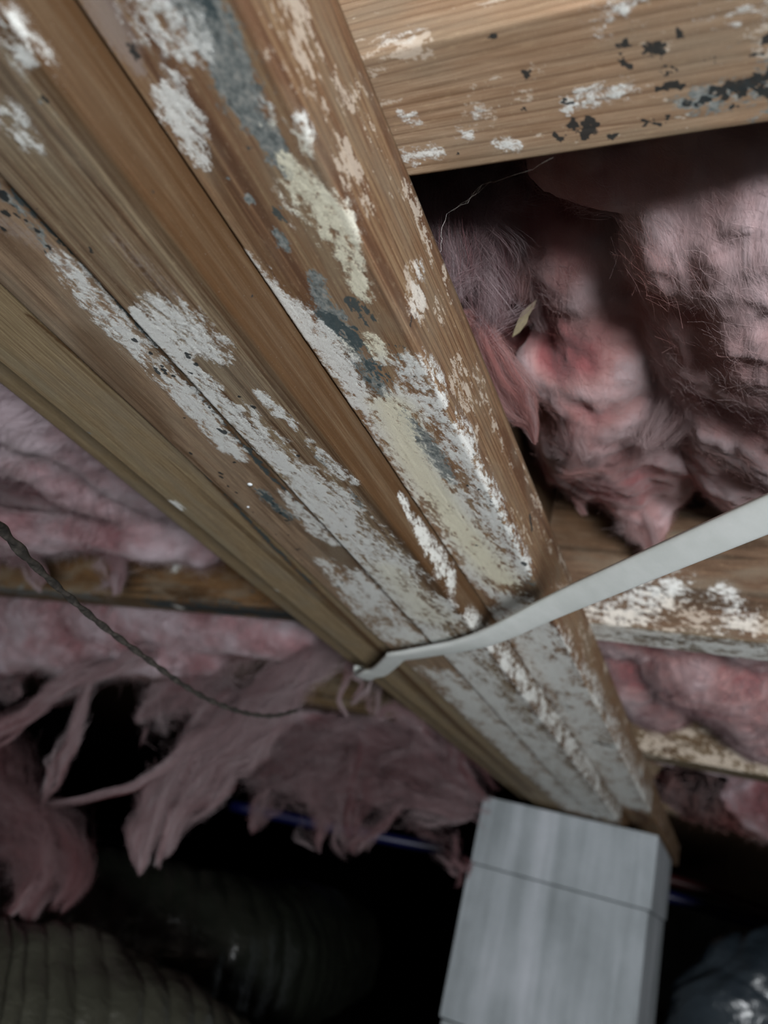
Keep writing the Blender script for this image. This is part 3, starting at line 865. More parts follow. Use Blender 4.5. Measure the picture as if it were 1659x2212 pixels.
for (u, v, r) in [(1240, 272, 1.8), (1242, 268, 1.4), (1268, 262, 1.5), (1272, 275, 1.8), (1275, 288, 1.5), (1208, 294, 1.2), (1262, 290, 1.0),
                  (1135, 162, 0.9), (1125, 161, 0.8), (1147, 160, 0.9), (1345, 95, 1.6), (1404, 106, 1.8), (1412, 112, 1.6), (1428, 92, 1.0),
                  (1395, 108, 1.0), (1472, 68, 1.3), (1340, 128, 1.1), (1352, 133, 1.1), (1362, 136, 1.0), (1430, 190, 1.0), (1445, 188, 1.2),
                  (1460, 183, 1.2), (1425, 150, 0.8), (1450, 149, 0.8), (1222, 220, 1.1), (1391, 267, 0.9), (1413, 266, 0.9), (1437, 258, 1.0),
                  (1325, 295, 0.9), (983, 333, 0.6), (1138, 234, 0.7), (1064, 74, 0.8), (1482, 220, 1.6), (1500, 222, 1.5), (1520, 212, 1.6),
                  (1545, 195, 2.4), (1560, 205, 2.0), (1575, 190, 2.4), (1600, 185, 2.6), (1620, 175, 2.8), (1640, 165, 2.8), (1655, 85, 2.4),
                  (1605, 180, 2.0), (1650, 190, 2.4), (1670, 160, 3), (1585, 225, 1.4), (1534, 128, 1.0), (1565, 190, 2.0), (1612, 200, 1.8),
                  (1525, 218, 1.2), (1640, 115, 1.4), (1625, 120, 1.0), (1690, 200, 3), (1655, 205, 2)]:
    J1_strokes.append(('dots', 'bot', [(u, v, r * (0.62 if u > 1478 else 1.0))], 0.9))
TJ1 = list(np.arange(-136.0, 60, 0.55)) + [90, 160, 420]
JL = 'sawn floor joist '
j1 = make_plank('floor_joist', 'x', 99.6, 137.6, ZJ, ZTOP, TJ1, J1_strokes, M_W_J1, None, 0.5, 26, 2.5, 1.2, seed=61, grain_t=2.0, warp=1.8,
                base={'pinkw': lambda s, t: 0.30 * sstep(0.5, 0.8, fbm(s / 6, t / 14, seed=78))})
tag(j1, 'tan floor joist with fine grain lines and black mould spots, at the top right', 'joist', 'floor joists on the right of the girder')

J2_strokes = [
    ('white', 'lo', [(1300, 1300, 8), (1340, 1310, 10), (1400, 1300, 8)], 0.5), ('white', 'lo', [(1420, 1250, 4), (1480, 1270, 6)], 0.4),
    ('white', 'lo', [(1560, 1290, 5), (1600, 1340, 6), (1570, 1360, 5)], 0.4), ('white', 'lo', [(1460, 1240, 2), (1462, 1265, 2)], 0.5),
    ('pinkw', 'lo', [(1280, 1320, 9), (1380, 1330, 9), (1540, 1350, 9), (1680, 1370, 9)], 0.5),
    ('brown', 'lo', [(1400, 1320, 7), (1460, 1315, 8)], 0.4), ('brown', 'lo', [(1230, 1130, 16), (1330, 1150, 14)], 0.7),
    ('dots', 'lo', [(1490, 1088, 3.5), (1515, 1090, 2.6)], 0.85), ('dots', 'lo', [(1500, 1050, 1.6), (1500, 1085, 1.8)], 0.7),
    ('grey', 'lo', [(1500, 1035, 3), (1570, 1050, 4), (1610, 1090, 4)], 0.6),
    ('white', 'lo', [(1295, 1255, 3), (1305, 1258, 3)], 0.7),
]
TJ2 = list(np.arange(-136.0, 60, 1.0)) + [90, 160, 420]
j2 = make_plank('floor_joist', 'x', 505, 543, ZJ, ZTOP, TJ2, J2_strokes, M_W_J2, None, 1.0, 120, 3, 3.0, seed=62, grain_t=2.0,
                base={'white': lambda s, t: 0.62 * sstep(1, 4, s) + 0 * t, 'green': lambda s, t: 0.8 * sstep(-2, 3, s)})
tag(j2, 'reddish brown floor joist with whitened lower edge, behind the white cable', 'joist', 'floor joists on the right of the girder')
J3_strokes = [('pinkw', 'lo', [(1400, 1610, 14), (1450, 1610, 10)], 0.7), ('pinkw', 'lo', [(1480, 1600, 14), (1659, 1640, 16)], 0.7),
              ('brown', 'lo', [(1440, 1570, 6), (1445, 1650, 6)], 0.5), ('brown', 'lo', [(1500, 1590, 14), (1600, 1590, 14)], 0.5)]
TJ3 = list(np.arange(-136.0, 90, 2.0)) + [160, 420]
j3 = make_plank('floor_joist', 'x', 911, 949, ZJ, ZTOP, TJ3, J3_strokes, M_W_J3, None, 2.0, 120, 4, 3.0, seed=63,
                base={'green': lambda s, t: 0.7 * sstep(-2, 3, s)})
tag(j3, 'dim amber floor joist, third one along the right side of the girder', 'joist', 'floor joists on the right of the girder')
j4 = make_plank('floor_joist', 'x', 1317, 1355, ZJ, ZTOP, list(np.arange(-136, 140, 4.0)) + [420], [], M_W_J3, None, 4.0, 120, 4, 3.0, seed=64)
tag(j4, 'farthest dark floor joist, meeting the girder just above the grey pier', 'joist', 'floor joists on the right of the girder')

ROT_L = -0.145
K2_strokes = [('dots', 'bot', [(640, 1335, 8), (560, 1325, 8), (480, 1318, 7), (400, 1312, 4)], 0.62),
              ('teal', 'bot', [(640, 1335, 16), (500, 1320, 16), (340, 1305, 12)], 0.8), ('green', 'bot', [(340, 1305, 20), (0, 1275, 20)], 0.8),
              ('grey', 'bot', [(200, 1290, 14), (0, 1275, 16)], 0.6), ('white', 'bot', [(385, 1311, 3)], 0.9),
              ('brown', 'lo', [(480, 1220, 12), (520, 1200, 14)], 0.8), ('teal', 'lo', [(560, 1260, 8), (600, 1300, 6)], 0.55),
              ('white', 'lo', [(380, 1225, 3)], 0.6), ('brown', 'lo', [(140, 1210, 14), (100, 1240, 12)], 0.6)]
M_W_K = wood_material('pine_orange_brown', '#866644', '#6f5236', '#443220', 8.0, 5.0, 0.3, (0.05, 0.007))
k2 = make_plank('floor_joist', 'x', 545, 583, ZJ, ZTOP, [-1400] + list(np.arange(-1000, -265, 2.0)), K2_strokes, M_W_K, None, 2.0, 80, 4, 3.0,
                rot=ROT_L, pivot=(-265, 547, 0), seed=65)
tag(k2, 'orange-brown floor joist with blue-black mould along its lower edge, left of the girder', 'joist', 'floor joists on the left of the girder')
k3 = make_plank('floor_joist', 'x', 950, 988, ZJ, ZTOP, [-1400] + list(np.arange(-1000, -265, 4.0)), [], M_W_J3, None, 4.0, 80, 4, 3.0,
                rot=ROT_L, pivot=(-265, 952, 0), seed=66)
tag(k3, 'dark floor joist behind the torn pink insulation, left of the girder', 'joist', 'floor joists on the left of the girder')


# ================================================================== insulation
def catmull(P, n):
    P = [np.array(p, float) for p in P]
    P = [2 * P[0] - P[1]] + P + [2 * P[-1] - P[-2]]
    out = []
    for i in range(1, len(P) - 2):
        for k in range(n):
            t = k / n
            a, b, c, d = P[i - 1:i + 3]
            out.append(0.5 * ((2 * b) + (c - a) * t + (2 * a - 5 * b + 4 * c - d) * t * t + (3 * b - a - 3 * c + d) * t ** 3))
    out.append(P[-2])
    return np.array(out)


def ico(sub=2):
    bm = bmesh.new()
    bmesh.ops.create_icosphere(bm, subdivisions=sub, radius=1.0)
    V = np.array([v.co[:] for v in bm.verts]); F = np.array([[v.index for v in f.verts] for f in bm.faces])
    bm.free()
    return V, F


ICO = ico(2)


def tint_field(p, pales, reds):  # paints highlights (pales) and shaded crevices (reds) into the wool colour
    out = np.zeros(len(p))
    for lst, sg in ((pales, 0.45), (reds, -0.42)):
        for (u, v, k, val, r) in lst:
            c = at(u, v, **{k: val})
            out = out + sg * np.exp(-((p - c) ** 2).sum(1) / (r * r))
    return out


def make_fluff(name, chains, slabs, voxel, disp, mat, seed, fibres=2500, fib_len=14.0, stretch=(1, 1, 1), parent=None, pale_z=None, smooth_it=4, flat=(1, 1, 1), bounds=None, thin=None, fib_w=0.09, fmat=None, bias=(0, 0, 0), lift=0.22, pales=(), reds=()):
    """chains: lists of ((x,y,z) mm, radius mm); slabs: boxes in mm.  Fused into one continuous woolly body."""
    Vs, Fs, n = [], [], 0
    for ch in chains:
        for (a, ra), (b, rb) in zip(ch[:-1], ch[1:]):
            L = np.linalg.norm(np.array(b) - np.array(a))
            k = min(60, max(3, int(L / max(0.8, 0.18 * min(ra, rb))) + 1))
            for i in range(k + 1):
                f = i / k
                c = np.array(a) * (1 - f) + np.array(b) * f
                r = ra * (1 - f) + rb * f
                Vs.append(ICO[0] * r * np.array(flat) + c); Fs.append(ICO[1] + n); n += len(ICO[0])
    for (x0, x1, y0, y1, z0, z1) in slabs:
        c = np.array([[x, y, z] for x in (x0, x1) for y in (y0, y1) for z in (z0, z1)], float)
        f = np.array([[0, 1, 3], [0, 3, 2], [4, 6, 7], [4, 7, 5], [0, 4, 5], [0, 5, 1], [2, 3, 7], [2, 7, 6], [0, 2, 6], [0, 6, 4], [1, 5, 7], [1, 7, 3]])
        Vs.append(c); Fs.append(f + n); n += 8
    V = np.vstack(Vs); F = np.vstack(Fs)
    me = mesh_np(name + '_src', V / 1000.0, F)
    tmp = link(name + '_src', me)
    md = tmp.modifiers.new('r', 'REMESH'); md.mode = 'VOXEL'; md.voxel_size = voxel / 1000.0
    ms = tmp.modifiers.new('s', 'SMOOTH'); ms.iterations = smooth_it; ms.factor = 0.6
    dg = bpy.context.evaluated_depsgraph_get()
    out = bpy.data.meshes.new_from_object(tmp.evaluated_get(dg))
    bpy.data.objects.remove(tmp); bpy.data.meshes.remove(me)
    nv = len(out.vertices)
    co = np.empty(nv * 3, np.float32); out.vertices.foreach_get('co', co); co = co.reshape(-1, 3).astype(float) * 1000
    no = np.empty(nv * 3, np.float32); out.vertices.foreach_get('normal', no); no = no.reshape(-1, 3).astype(float)
    q = co * np.array(stretch)
    big, small = disp
    wx = 14 * (fbm(q[:, 0] / 60, q[:, 1] / 60, q[:, 2] / 60, seed + 3, 2) - 0.5)
    b = fbm((q[:, 0] + wx) / 34, (q[:, 1] - wx) / 34, q[:, 2] / 34, seed, 3)
    rdg = 1 - np.abs(2 * fbm((q[:, 0] + wx) / 26, q[:, 1] / 26, (q[:, 2] + wx) / 26, seed + 8, 2) - 1)
    s_ = fbm(q[:, 0] / 6, q[:, 1] / 6, q[:, 2] / 6, seed + 5, 2)
    dd = big * (1.6 * (b - 0.5) + 0.25 * (rdg - 0.6)) + small * (s_ - 0.5) * 2.2
    md_ = fbm((q[:, 0] + wx) / 13, q[:, 1] / 13, (q[:, 2] - wx) / 13, seed + 15, 3, 0.6)
    dd = dd + 0.42 * big * (md_ - 0.5)
    co = co + no * dd[:, None]
    if bounds is not None:            # the wool is packed between the timbers, never inside them
        xlo, xhi, ylo, yhi = bounds
        co[:, 0] = np.clip(co[:, 0], xlo, xhi)
        yl = ylo(co[:, 0]) if callable(ylo) else np.full(nv, float(ylo))
        yh = yhi(co[:, 0]) if callable(yhi) else np.full(nv, float(yhi))
        co[:, 1] = np.clip(co[:, 1], yl, yh)
        co[:, 2] = np.minimum(co[:, 2], 363.0)
        on_ledger = (co[:, 0] < -95.5) & (co[:, 0] > -140)
        co[:, 2] = np.where(on_ledger, np.maximum(co[:, 2], 182.5), co[:, 2])
    pale = np.clip(0.5 + 0.5 * (rdg - 0.72) + 1.6 * (b - 0.5), 0, 1)  # ridges paler, hollows redder: fold shading put into the colour
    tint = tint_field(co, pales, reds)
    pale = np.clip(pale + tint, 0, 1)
    Vw = W(co)
    org = Vw.mean(0); org[2] = Vw[:, 2].min()
    out.vertices.foreach_set('co', (Vw - org).astype(np.float32).ravel())
    out.polygons.foreach_set('use_smooth', np.ones(len(out.polygons), bool))
    put_attr(out, 'pale', pale)
    put_attr(out, 'thin', sstep(thin[0], thin[1], co[:, 2]) if thin else np.zeros(nv))
    out.update()
    o = link(name, out, mat)
    o.location = org
    if parent is not None: o.parent = parent; o.location = Vector(org) - parent.location
    if fibres:
        wool(o, co, no, fibres, fib_len, fib_w, seed, fmat or M_FIBRE, bias, lift, keep=(no[:, 2] < 0.5) & (co[:, 2] < 300) & (co[:, 0] < 130) & (co[:, 0] > -1000), bounds=bounds, tint=tint)
    return o


def C(*pts):
    """chain from pixels: (u, v, 'z'|'y'|'x', value, radius)"""
    out = []
    for (u, v, k, val, r) in pts:
        out.append((tuple(at(u, v, **{k: val})), r))
    return out


# right of the girder, bay between the first two joists
bayR1 = make_fluff('insulation_batt', [
    C((1190, 430, 'z', 268, 20), (1270, 520, 'z', 262, 30), (1310, 640, 'z', 258, 33), (1310, 760, 'z', 254, 34), (1290, 860, 'z', 252, 32)),
    C((1290, 860, 'z', 252, 32), (1330, 960, 'z', 252, 30), (1370, 1040, 'y', 452, 24), (1400, 1110, 'y', 470, 17), (1408, 1160, 'y', 480, 9), (1412, 1195, 'y', 484, 4)),
    C((1240, 900, 'z', 250, 22), (1230, 970, 'z', 254, 18), (1270, 1030, 'y', 440, 13)),
    C((1450, 860, 'z', 246, 13), (1400, 930, 'z', 244, 12), (1320, 1010, 'z', 246, 9), (1265, 1060, 'y', 430, 5)),
    C((1440, 930, 'z', 252, 22), (1440, 1000, 'z', 256, 18), (1450, 1060, 'y', 468, 13)),
    C((1540, 330, 'z', 240, 34), (1570, 480, 'z', 242, 40), (1610, 640, 'z', 246, 42), (1640, 800, 'z', 250, 42), (1640, 930, 'z', 258, 40), (1640, 1040, 'y', 470, 26)),
    C((1700, 400, 'z', 232, 40), (1720, 640, 'z', 236, 44), (1740, 900, 'z', 244, 40)),
    C((1200, 345, 'z', 228, 11), (1280, 365, 'z', 226, 15), (1360, 360, 'z', 228, 14)),
    C((1100, 520, 'z', 262, 13), (1160, 590, 'z', 258, 16), (1185, 660, 'z', 256, 12), (1200, 710, 'z', 256, 8)),
    C((1080, 640, 'z', 275, 16), (1130, 760, 'z', 276, 16), (1160, 880, 'z', 276, 14), (1190, 1010, 'y', 470, 12)),
    C((1200, 770, 'z', 246, 18), (1225, 830, 'z', 246, 14)),
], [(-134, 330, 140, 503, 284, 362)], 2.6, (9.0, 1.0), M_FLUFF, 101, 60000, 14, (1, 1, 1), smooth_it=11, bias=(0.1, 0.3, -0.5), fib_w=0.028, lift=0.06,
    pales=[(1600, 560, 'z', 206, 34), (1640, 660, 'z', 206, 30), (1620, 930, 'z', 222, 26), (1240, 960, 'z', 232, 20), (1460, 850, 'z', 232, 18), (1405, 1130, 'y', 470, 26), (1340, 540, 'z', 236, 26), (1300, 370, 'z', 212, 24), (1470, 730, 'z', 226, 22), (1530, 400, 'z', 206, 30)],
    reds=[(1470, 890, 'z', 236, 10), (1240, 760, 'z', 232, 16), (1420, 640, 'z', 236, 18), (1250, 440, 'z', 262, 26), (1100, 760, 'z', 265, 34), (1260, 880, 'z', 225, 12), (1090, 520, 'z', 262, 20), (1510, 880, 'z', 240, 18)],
    bounds=(-134, 330, 139.5, 502.5))
tag(bayR1, 'large lumpy pink fibreglass batt bulging down between the first two joists right of the girder', 'insulation', 'insulation batts')

for q, (ch, n, tn) in enumerate([
    (C((1500, 790, 'z', 238, 5), (1455, 850, 'z', 232, 8), (1400, 920, 'z', 230, 9), (1330, 1000, 'z', 232, 7), (1265, 1065, 'z', 236, 3)), 5000, 0.95),
    (C((1235, 880, 'z', 222, 8), (1255, 960, 'z', 224, 10), (1290, 1010, 'z', 228, 6)), 3000, 0.9),
    (C((1160, 520, 'z', 248, 10), (1180, 600, 'z', 244, 9), (1195, 700, 'z', 244, 6)), 3000, 0.8),
    (C((1380, 1080, 'y', 455, 12), (1405, 1130, 'y', 466, 9), (1412, 1205, 'y', 478, 2)), 4000, 0.9),
    (C((1180, 1010, 'y', 440, 6), (1230, 1060, 'y', 440, 5), (1260, 1110, 'y', 450, 2)), 900, 0.5),
]):
    wisps(bayR1, ch, n, 500 + q, M_FIBRE, 0.032, wob=0.8, clump=120, tone0=tn)

# veil-like pieces of torn facing fibre beside the ledger
def tuft_of_wisps(label, mat, seed, *bundles):
    """bundles: (chain, number of fibres)"""
    allp = np.array([c[0] for ch, _ in bundles for c in ch])
    org = W(allp.mean(0)); org[2] = W(allp)[:, 2].min()
    o = empty('insulation_tuft', org)
    tag(o, label, 'insulation', 'torn insulation tufts')
    for q, (ch, n) in enumerate(bundles):
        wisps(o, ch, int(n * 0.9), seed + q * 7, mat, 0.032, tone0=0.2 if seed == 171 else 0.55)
    return o


tuft_of_wisps('greyish veil of torn insulation in the corner under the first joist, beside the ledger', M_FIBRE2, 111,
    (C((925, 360, 'z', 228, 7), (945, 430, 'z', 222, 11), (975, 500, 'z', 216, 11), (985, 570, 'z', 211, 8), (985, 625, 'z', 206, 3)), 9000),
    (C((1000, 380, 'z', 236, 8), (1050, 415, 'z', 232, 11), (1095, 425, 'z', 234, 8)), 4000),
    (C((1020, 470, 'z', 226, 5), (1040, 550, 'z', 220, 8), (1062, 640, 'z', 214, 7), (1050, 675, 'z', 212, 7), (1000, 692, 'z', 212, 7)), 6000))
tuft_of_wisps('fuzzy pointed pink tuft poking out over the right edge of the girder ledger', M_FIBRE, 131,
    (C((1015, 690, 'z', 206, 4), (1050, 760, 'z', 202, 5.5), (1080, 820, 'z', 199, 6.5), (1115, 868, 'z', 197, 5), (1143, 905, 'z', 195, 2.2), (1156, 955, 'z', 191, 0.5)), 12000))

bayR2 = make_fluff('insulation_batt', [
    C((1360, 1430, 'z', 250, 40), (1430, 1500, 'z', 250, 40), (1450, 1580, 'z', 252, 34)),
    C((1500, 1430, 'z', 250, 50), (1620, 1470, 'z', 248, 56), (1700, 1560, 'z', 248, 56)),
], [(-134, 330, 546, 909, 240, 362)], 4.0, (12.0, 1.4), M_FLUFF, 121, 30000, 30, smooth_it=14, fib_w=0.12, fmat=M_FIBRE2, bounds=(-134, 330, 545.5, 908.5))
tag(bayR2, 'dim pink insulation in the bay behind the second joist, right of the girder', 'insulation', 'insulation batts')
bayR3 = make_fluff('insulation_batt', [
    C((1470, 1705, 'z', 224, 36), (1560, 1730, 'z', 222, 40), (1700, 1750, 'z', 216, 44)),
    C((1500, 1760, 'z', 214, 36), (1600, 1775, 'z', 212, 40), (1720, 1790, 'z', 212, 44)),
], [(-134, 330, 952, 1315, 250, 362)], 6.0, (12.0, 1.8), M_FLUFF2, 131, 6000, 30, smooth_it=8, fib_w=0.2, bounds=(-134, 330, 951.5, 1314.5))
tag(bayR3, 'darkest pink insulation just right of the girder end above the pier', 'insulation', 'insulation batts')

# left of the girder
bayL1 = make_fluff('insulation_batt', [
    C((-60, 860, 'z', 232, 26), (120, 920, 'z', 230, 26), (260, 1010, 'z', 230, 24), (380, 1090, 'z', 232, 20)),
    C((-80, 960, 'z', 226, 24), (60, 970, 'z', 224, 26), (200, 1060, 'z', 226, 24), (330, 1120, 'z', 228, 20)),
    C((-60, 1120, 'z', 208, 22), (100, 1150, 'z', 208, 22), (250, 1150, 'z', 212, 22), (380, 1165, 'z', 214, 20), (450, 1190, 'z', 216, 14)),
    C((-60, 1180, 'z', 196, 15), (60, 1175, 'z', 198, 13)),
    C((230, 1180, 'z', 205, 10), (260, 1230, 'z', 200, 6), (250, 1280, 'z', 192, 3)),
], [(-1300, -267, 145, 542, 240, 362)], 4.5, (10.0, 1.0), M_FLUFF2, 141, 45000, 34, (0.4, 1.0, 1), smooth_it=16, fib_w=0.12, fmat=M_FIBRE2, bias=(1.6, -0.5, 0),
    pales=[(20, 950, 'z', 205, 50), (230, 1060, 'z', 208, 40), (330, 1160, 'z', 200, 40), (60, 1150, 'z', 192, 60)], reds=[(80, 1060, 'z', 210, 40), (210, 1120, 'z', 208, 26)], bounds=(-1300, -267, 120, lambda x: 540 - 0.1461 * (x + 252)))
tag(bayL1, 'smooth sagging dusty pink insulation batt at the left edge, nearest on that side', 'insulation', 'insulation batts')

wisps(bayL1, C((240, 1150, 'y', 500, 12), (250, 1220, 'y', 512, 9), (255, 1285, 'y', 518, 3)), 1500, 290, M_FIBRE2, 0.1, wob=0.8)
wisps(bayL1, C((-60, 1160, 'y', 520, 14), (40, 1190, 'y', 525, 10), (90, 1260, 'y', 530, 4)), 1500, 291, M_FIBRE2, 0.1, wob=0.8)

bayL2 = make_fluff('insulation_batt', [
    C((-60, 1325, 'y', 760, 40), (120, 1330, 'y', 740, 40), (330, 1345, 'y', 720, 36), (560, 1365, 'y', 700, 26), (660, 1390, 'y', 700, 18)),
    C((-60, 1400, 'y', 760, 34), (100, 1400, 'y', 750, 34), (280, 1410, 'y', 740, 30), (450, 1420, 'y', 730, 22)),
], [(-1300, -306, 680, 900, 232, 362)], 4.0, (9.0, 1.4), M_FLUFF2, 151, 26000, 34, (0.6, 1, 1), smooth_it=10, fib_w=0.16, fmat=M_FIBRE2, bias=(1.2, 0, -0.2),
    bounds=(-1300, -306, lambda x: 590 - 0.1461 * (x + 252), lambda x: 944 - 0.1461 * (x + 252)))
tag(bayL2, 'torn pink insulation hanging in long ragged shreds over the dark void at left', 'insulation', 'insulation batts')
for q, (ch, n) in enumerate([
    (C((740, 1400, 'y', 700, 12), (660, 1440, 'y', 690, 18), (580, 1510, 'y', 690, 18), (500, 1570, 'y', 700, 16), (420, 1640, 'y', 705, 17), (350, 1710, 'y', 705, 17), (318, 1780, 'y', 705, 12), (305, 1850, 'y', 700, 6), (300, 1885, 'y', 700, 2)), 9000),
    (C((640, 1450, 'y', 690, 14), (600, 1530, 'y', 700, 14), (530, 1600, 'y', 705, 14), (440, 1690, 'y', 705, 13), (390, 1770, 'y', 702, 9), (350, 1850, 'y', 700, 4)), 6000),
    (C((520, 1550, 'y', 700, 8), (420, 1610, 'y', 690, 6), (330, 1670, 'y', 680, 4), (260, 1705, 'y', 670, 2.6), (120, 1735, 'y', 660, 2.0), (-30, 1760, 'y', 650, 2.0)), 2200),
    (C((330, 1410, 'y', 650, 8), (220, 1450, 'y', 640, 8), (120, 1495, 'y', 630, 8), (40, 1550, 'y', 620, 7), (-40, 1600, 'y', 610, 6)), 4000),
    (C((190, 1470, 'y', 650, 6), (165, 1560, 'y', 650, 7), (135, 1640, 'y', 650, 8), (105, 1710, 'y', 650, 6), (90, 1745, 'y', 648, 2)), 3000),
    (C((480, 1440, 'y', 735, 22), (400, 1500, 'y', 740, 22), (330, 1540, 'y', 745, 16), (300, 1560, 'y', 745, 8)), 5000),
    (C((520, 1470, 'y', 735, 16), (470, 1540, 'y', 745, 16), (430, 1580, 'y', 745, 10)), 3500),
    (C((-40, 1440, 'y', 760, 20), (20, 1470, 'y', 760, 16), (30, 1510, 'y', 760, 8)), 3000),
    (C((755, 1420, 'y', 720, 8), (752, 1470, 'y', 715, 5), (735, 1510, 'y', 715, 3), (752, 1545, 'y', 715, 1.5)), 1200),
    (C((770, 1450, 'y', 720, 6), (790, 1480, 'y', 725, 5), (760, 1520, 'y', 725, 3)), 1000),
    (C((820, 1490, 'y', 760, 9), (812, 1540, 'y', 760, 6), (860, 1530, 'y', 760, 6), (920, 1570, 'y', 760, 6)), 2000),
]):
    wisps(bayL2, ch, int(n * 0.34), 300 + q, M_FIBRE2, 0.12, wob=1.2, clump=45)

bayL3 = make_fluff('insulation_batt', [
    C((480, 1560, 'y', 1080, 30), (620, 1580, 'y', 1080, 36), (760, 1600, 'y', 1080, 36), (880, 1610, 'y', 1080, 30), (980, 1670, 'y', 1080, 22)),
], [(-1300, -306, 1040, 1290, 215, 362)], 5.0, (10.0, 1.8), M_FLUFF2, 161, 14000, 36, smooth_it=8, fib_w=0.22, fmat=M_FIBRE2,
    bounds=(-1300, -306, lambda x: 994 - 0.1461 * (x + 252), 1400))
tag(bayL3, 'far ragged mass of pink insulation hanging down just left of the grey pier', 'insulation', 'insulation batts')
for q, (ch, n) in enumerate([
    (C((460, 1600, 'y', 1010, 20), (600, 1590, 'y', 1010, 24), (720, 1600, 'y', 1010, 26), (840, 1610, 'y', 1010, 22), (940, 1660, 'y', 1010, 18), (1030, 1720, 'y', 1010, 14)), 7000),
    (C((540, 1650, 'y', 1000, 22), (680, 1680, 'y', 1000, 26), (780, 1690, 'y', 1000, 24), (900, 1720, 'y', 1010, 18), (1020, 1755, 'y', 1020, 10)), 6000),
    (C((620, 1640, 'y', 1000, 20), (570, 1730, 'y', 1000, 16), (545, 1795, 'y', 1000, 4)), 3000),
    (C((700, 1640, 'y', 1000, 20), (690, 1750, 'y', 1000, 18), (685, 1830, 'y', 1000, 5)), 3500),
    (C((780, 1650, 'y', 1000, 16), (760, 1770, 'y', 1000, 14), (765, 1825, 'y', 1000, 9), (800, 1795, 'y', 1000, 6), (870, 1740, 'y', 1000, 6)), 3500),
    (C((500, 1620, 'y', 1010, 16), (470, 1700, 'y', 1010, 10), (460, 1750, 'y', 1010, 3)), 2000),
    (C((830, 1480, 'y', 990, 10), (900, 1550, 'y', 990, 14), (960, 1620, 'y', 990, 14), (1020, 1690, 'y', 1000, 10)), 4000),
    (C((890, 1790, 'y', 1100, 10), (960, 1820, 'y', 1100, 14), (1000, 1880, 'y', 1100, 10)), 1500),
]):
    wisps(bayL3, ch, int(n * 0.24), 340 + q, M_FIBRE2, 0.16, wob=1.3, clump=40, tone0=0.4)

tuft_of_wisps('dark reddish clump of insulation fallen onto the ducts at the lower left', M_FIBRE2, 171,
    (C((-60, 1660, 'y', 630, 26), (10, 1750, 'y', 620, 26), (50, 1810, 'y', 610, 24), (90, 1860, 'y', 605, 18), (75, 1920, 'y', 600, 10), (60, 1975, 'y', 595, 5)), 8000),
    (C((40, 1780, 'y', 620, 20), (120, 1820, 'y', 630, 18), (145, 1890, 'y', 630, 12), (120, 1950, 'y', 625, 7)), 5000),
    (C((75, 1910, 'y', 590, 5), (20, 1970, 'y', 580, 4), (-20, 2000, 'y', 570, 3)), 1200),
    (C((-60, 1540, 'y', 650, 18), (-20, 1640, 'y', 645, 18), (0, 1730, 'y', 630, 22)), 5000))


# ================================================================== tubes
def frames(path):
    T = np.gradient(path, axis=0); T /= np.linalg.norm(T, axis=1, keepdims=True)
    up = np.array([0, 0, 1.0])
    N = np.cross(T, up); N /= np.linalg.norm(N, axis=1, keepdims=True) + 1e-9
    B = np.cross(N, T)
    return T, N, B


def sweep(name, path_mm, ring_fn, nseg, mat, closed_ends=True, side=None):
    """ring_fn(i, frac, angle array) -> (offset along N, offset along B) in mm."""
    T, N, B = frames(path_mm)
    if side is not None:
        N = np.broadcast_to(np.array(side) / np.linalg.norm(side), T.shape)
        B = np.cross(N, T)
    ang = np.linspace(0, 2 * math.pi, nseg, endpoint=False)
    n = len(path_mm)
    V = np.zeros((n, nseg, 3))
    for i in range(n):
        a, b = ring_fn(i, i / (n - 1), ang)
        V[i] = path_mm[i] + a[:, None] * N[i] + b[:, None] * B[i]
    ii, jj = np.meshgrid(np.arange(n - 1), np.arange(nseg), indexing='ij')
    p = ii * nseg + jj
    F = np.stack([p, ii * nseg + (jj + 1) % nseg, (ii + 1) * nseg + (jj + 1) % nseg, (ii + 1) * nseg + jj], -1).reshape(-1, 4)
    Vw = W(V.reshape(-1, 3))
    org = Vw.mean(0); org[2] = Vw[:, 2].min()
    me = mesh_np(name, Vw - org, F[:, ::-1])
    if closed_ends:
        bm = bmesh.new(); bm.from_mesh(me); bm.verts.ensure_lookup_table()
        bm.faces.new([bm.verts[k] for k in range(nseg)])
        bm.faces.new([bm.verts[(n - 1) * nseg + k] for k in range(nseg)][::-1])
        bm.to_mesh(me); bm.free()
    o = link(name, me, mat)
    o.location = org
    return o


# white flat cable crossing under the girder
M_CABLE = plain('white_cable_jacket', '#e0e3e0', 0.42, 0.45, 60, '#d6dad6', 0.0)
cab_pts = [(-271, 534, 131), (-268.5, 531, 125.5), (-260, 520, 121.8), (-248, 505, 121), (-235, 492, 120.8), (-212, 458, 120.8), (-204, 446, 120.8), (-192, 437, 120.8), (-170, 420, 120.8),
           (-146, 401, 120.8), (-120, 376, 121.5), (-80, 331, 124.5), (-40, 285, 125.5), (4, 234, 126), (70, 158, 127), (150, 66, 128)]
cab_path = catmull(cab_pts, 14)


def cab_ring(i, f, ang):
    x = cab_path[i][0]
    w, h = 6.1, 2.0
    tw = np.interp(x, [-257, -225, -206, -196, -150, -60, 150], [0.0, 0.0, 0.06, -0.05, 0.02, 0.5, 0.6])
    e = 3.2
    a = w * np.sign(np.cos(ang)) * np.abs(np.cos(ang)) ** (2 / e)
    b = h * np.sign(np.sin(ang)) * np.abs(np.sin(ang)) ** (2 / e)
    if x > -205 and x < -198: a = a * 0.93
    return a * math.cos(tw) - b * math.sin(tw), a * math.sin(tw) + b * math.cos(tw)


cable = sweep('flat_cable', cab_path, cab_ring, 40, M_CABLE, side=(-0.755, -0.656, 0))
tag(cable, 'white flat electrical cable stretched under the girder and off to the right', 'cable')

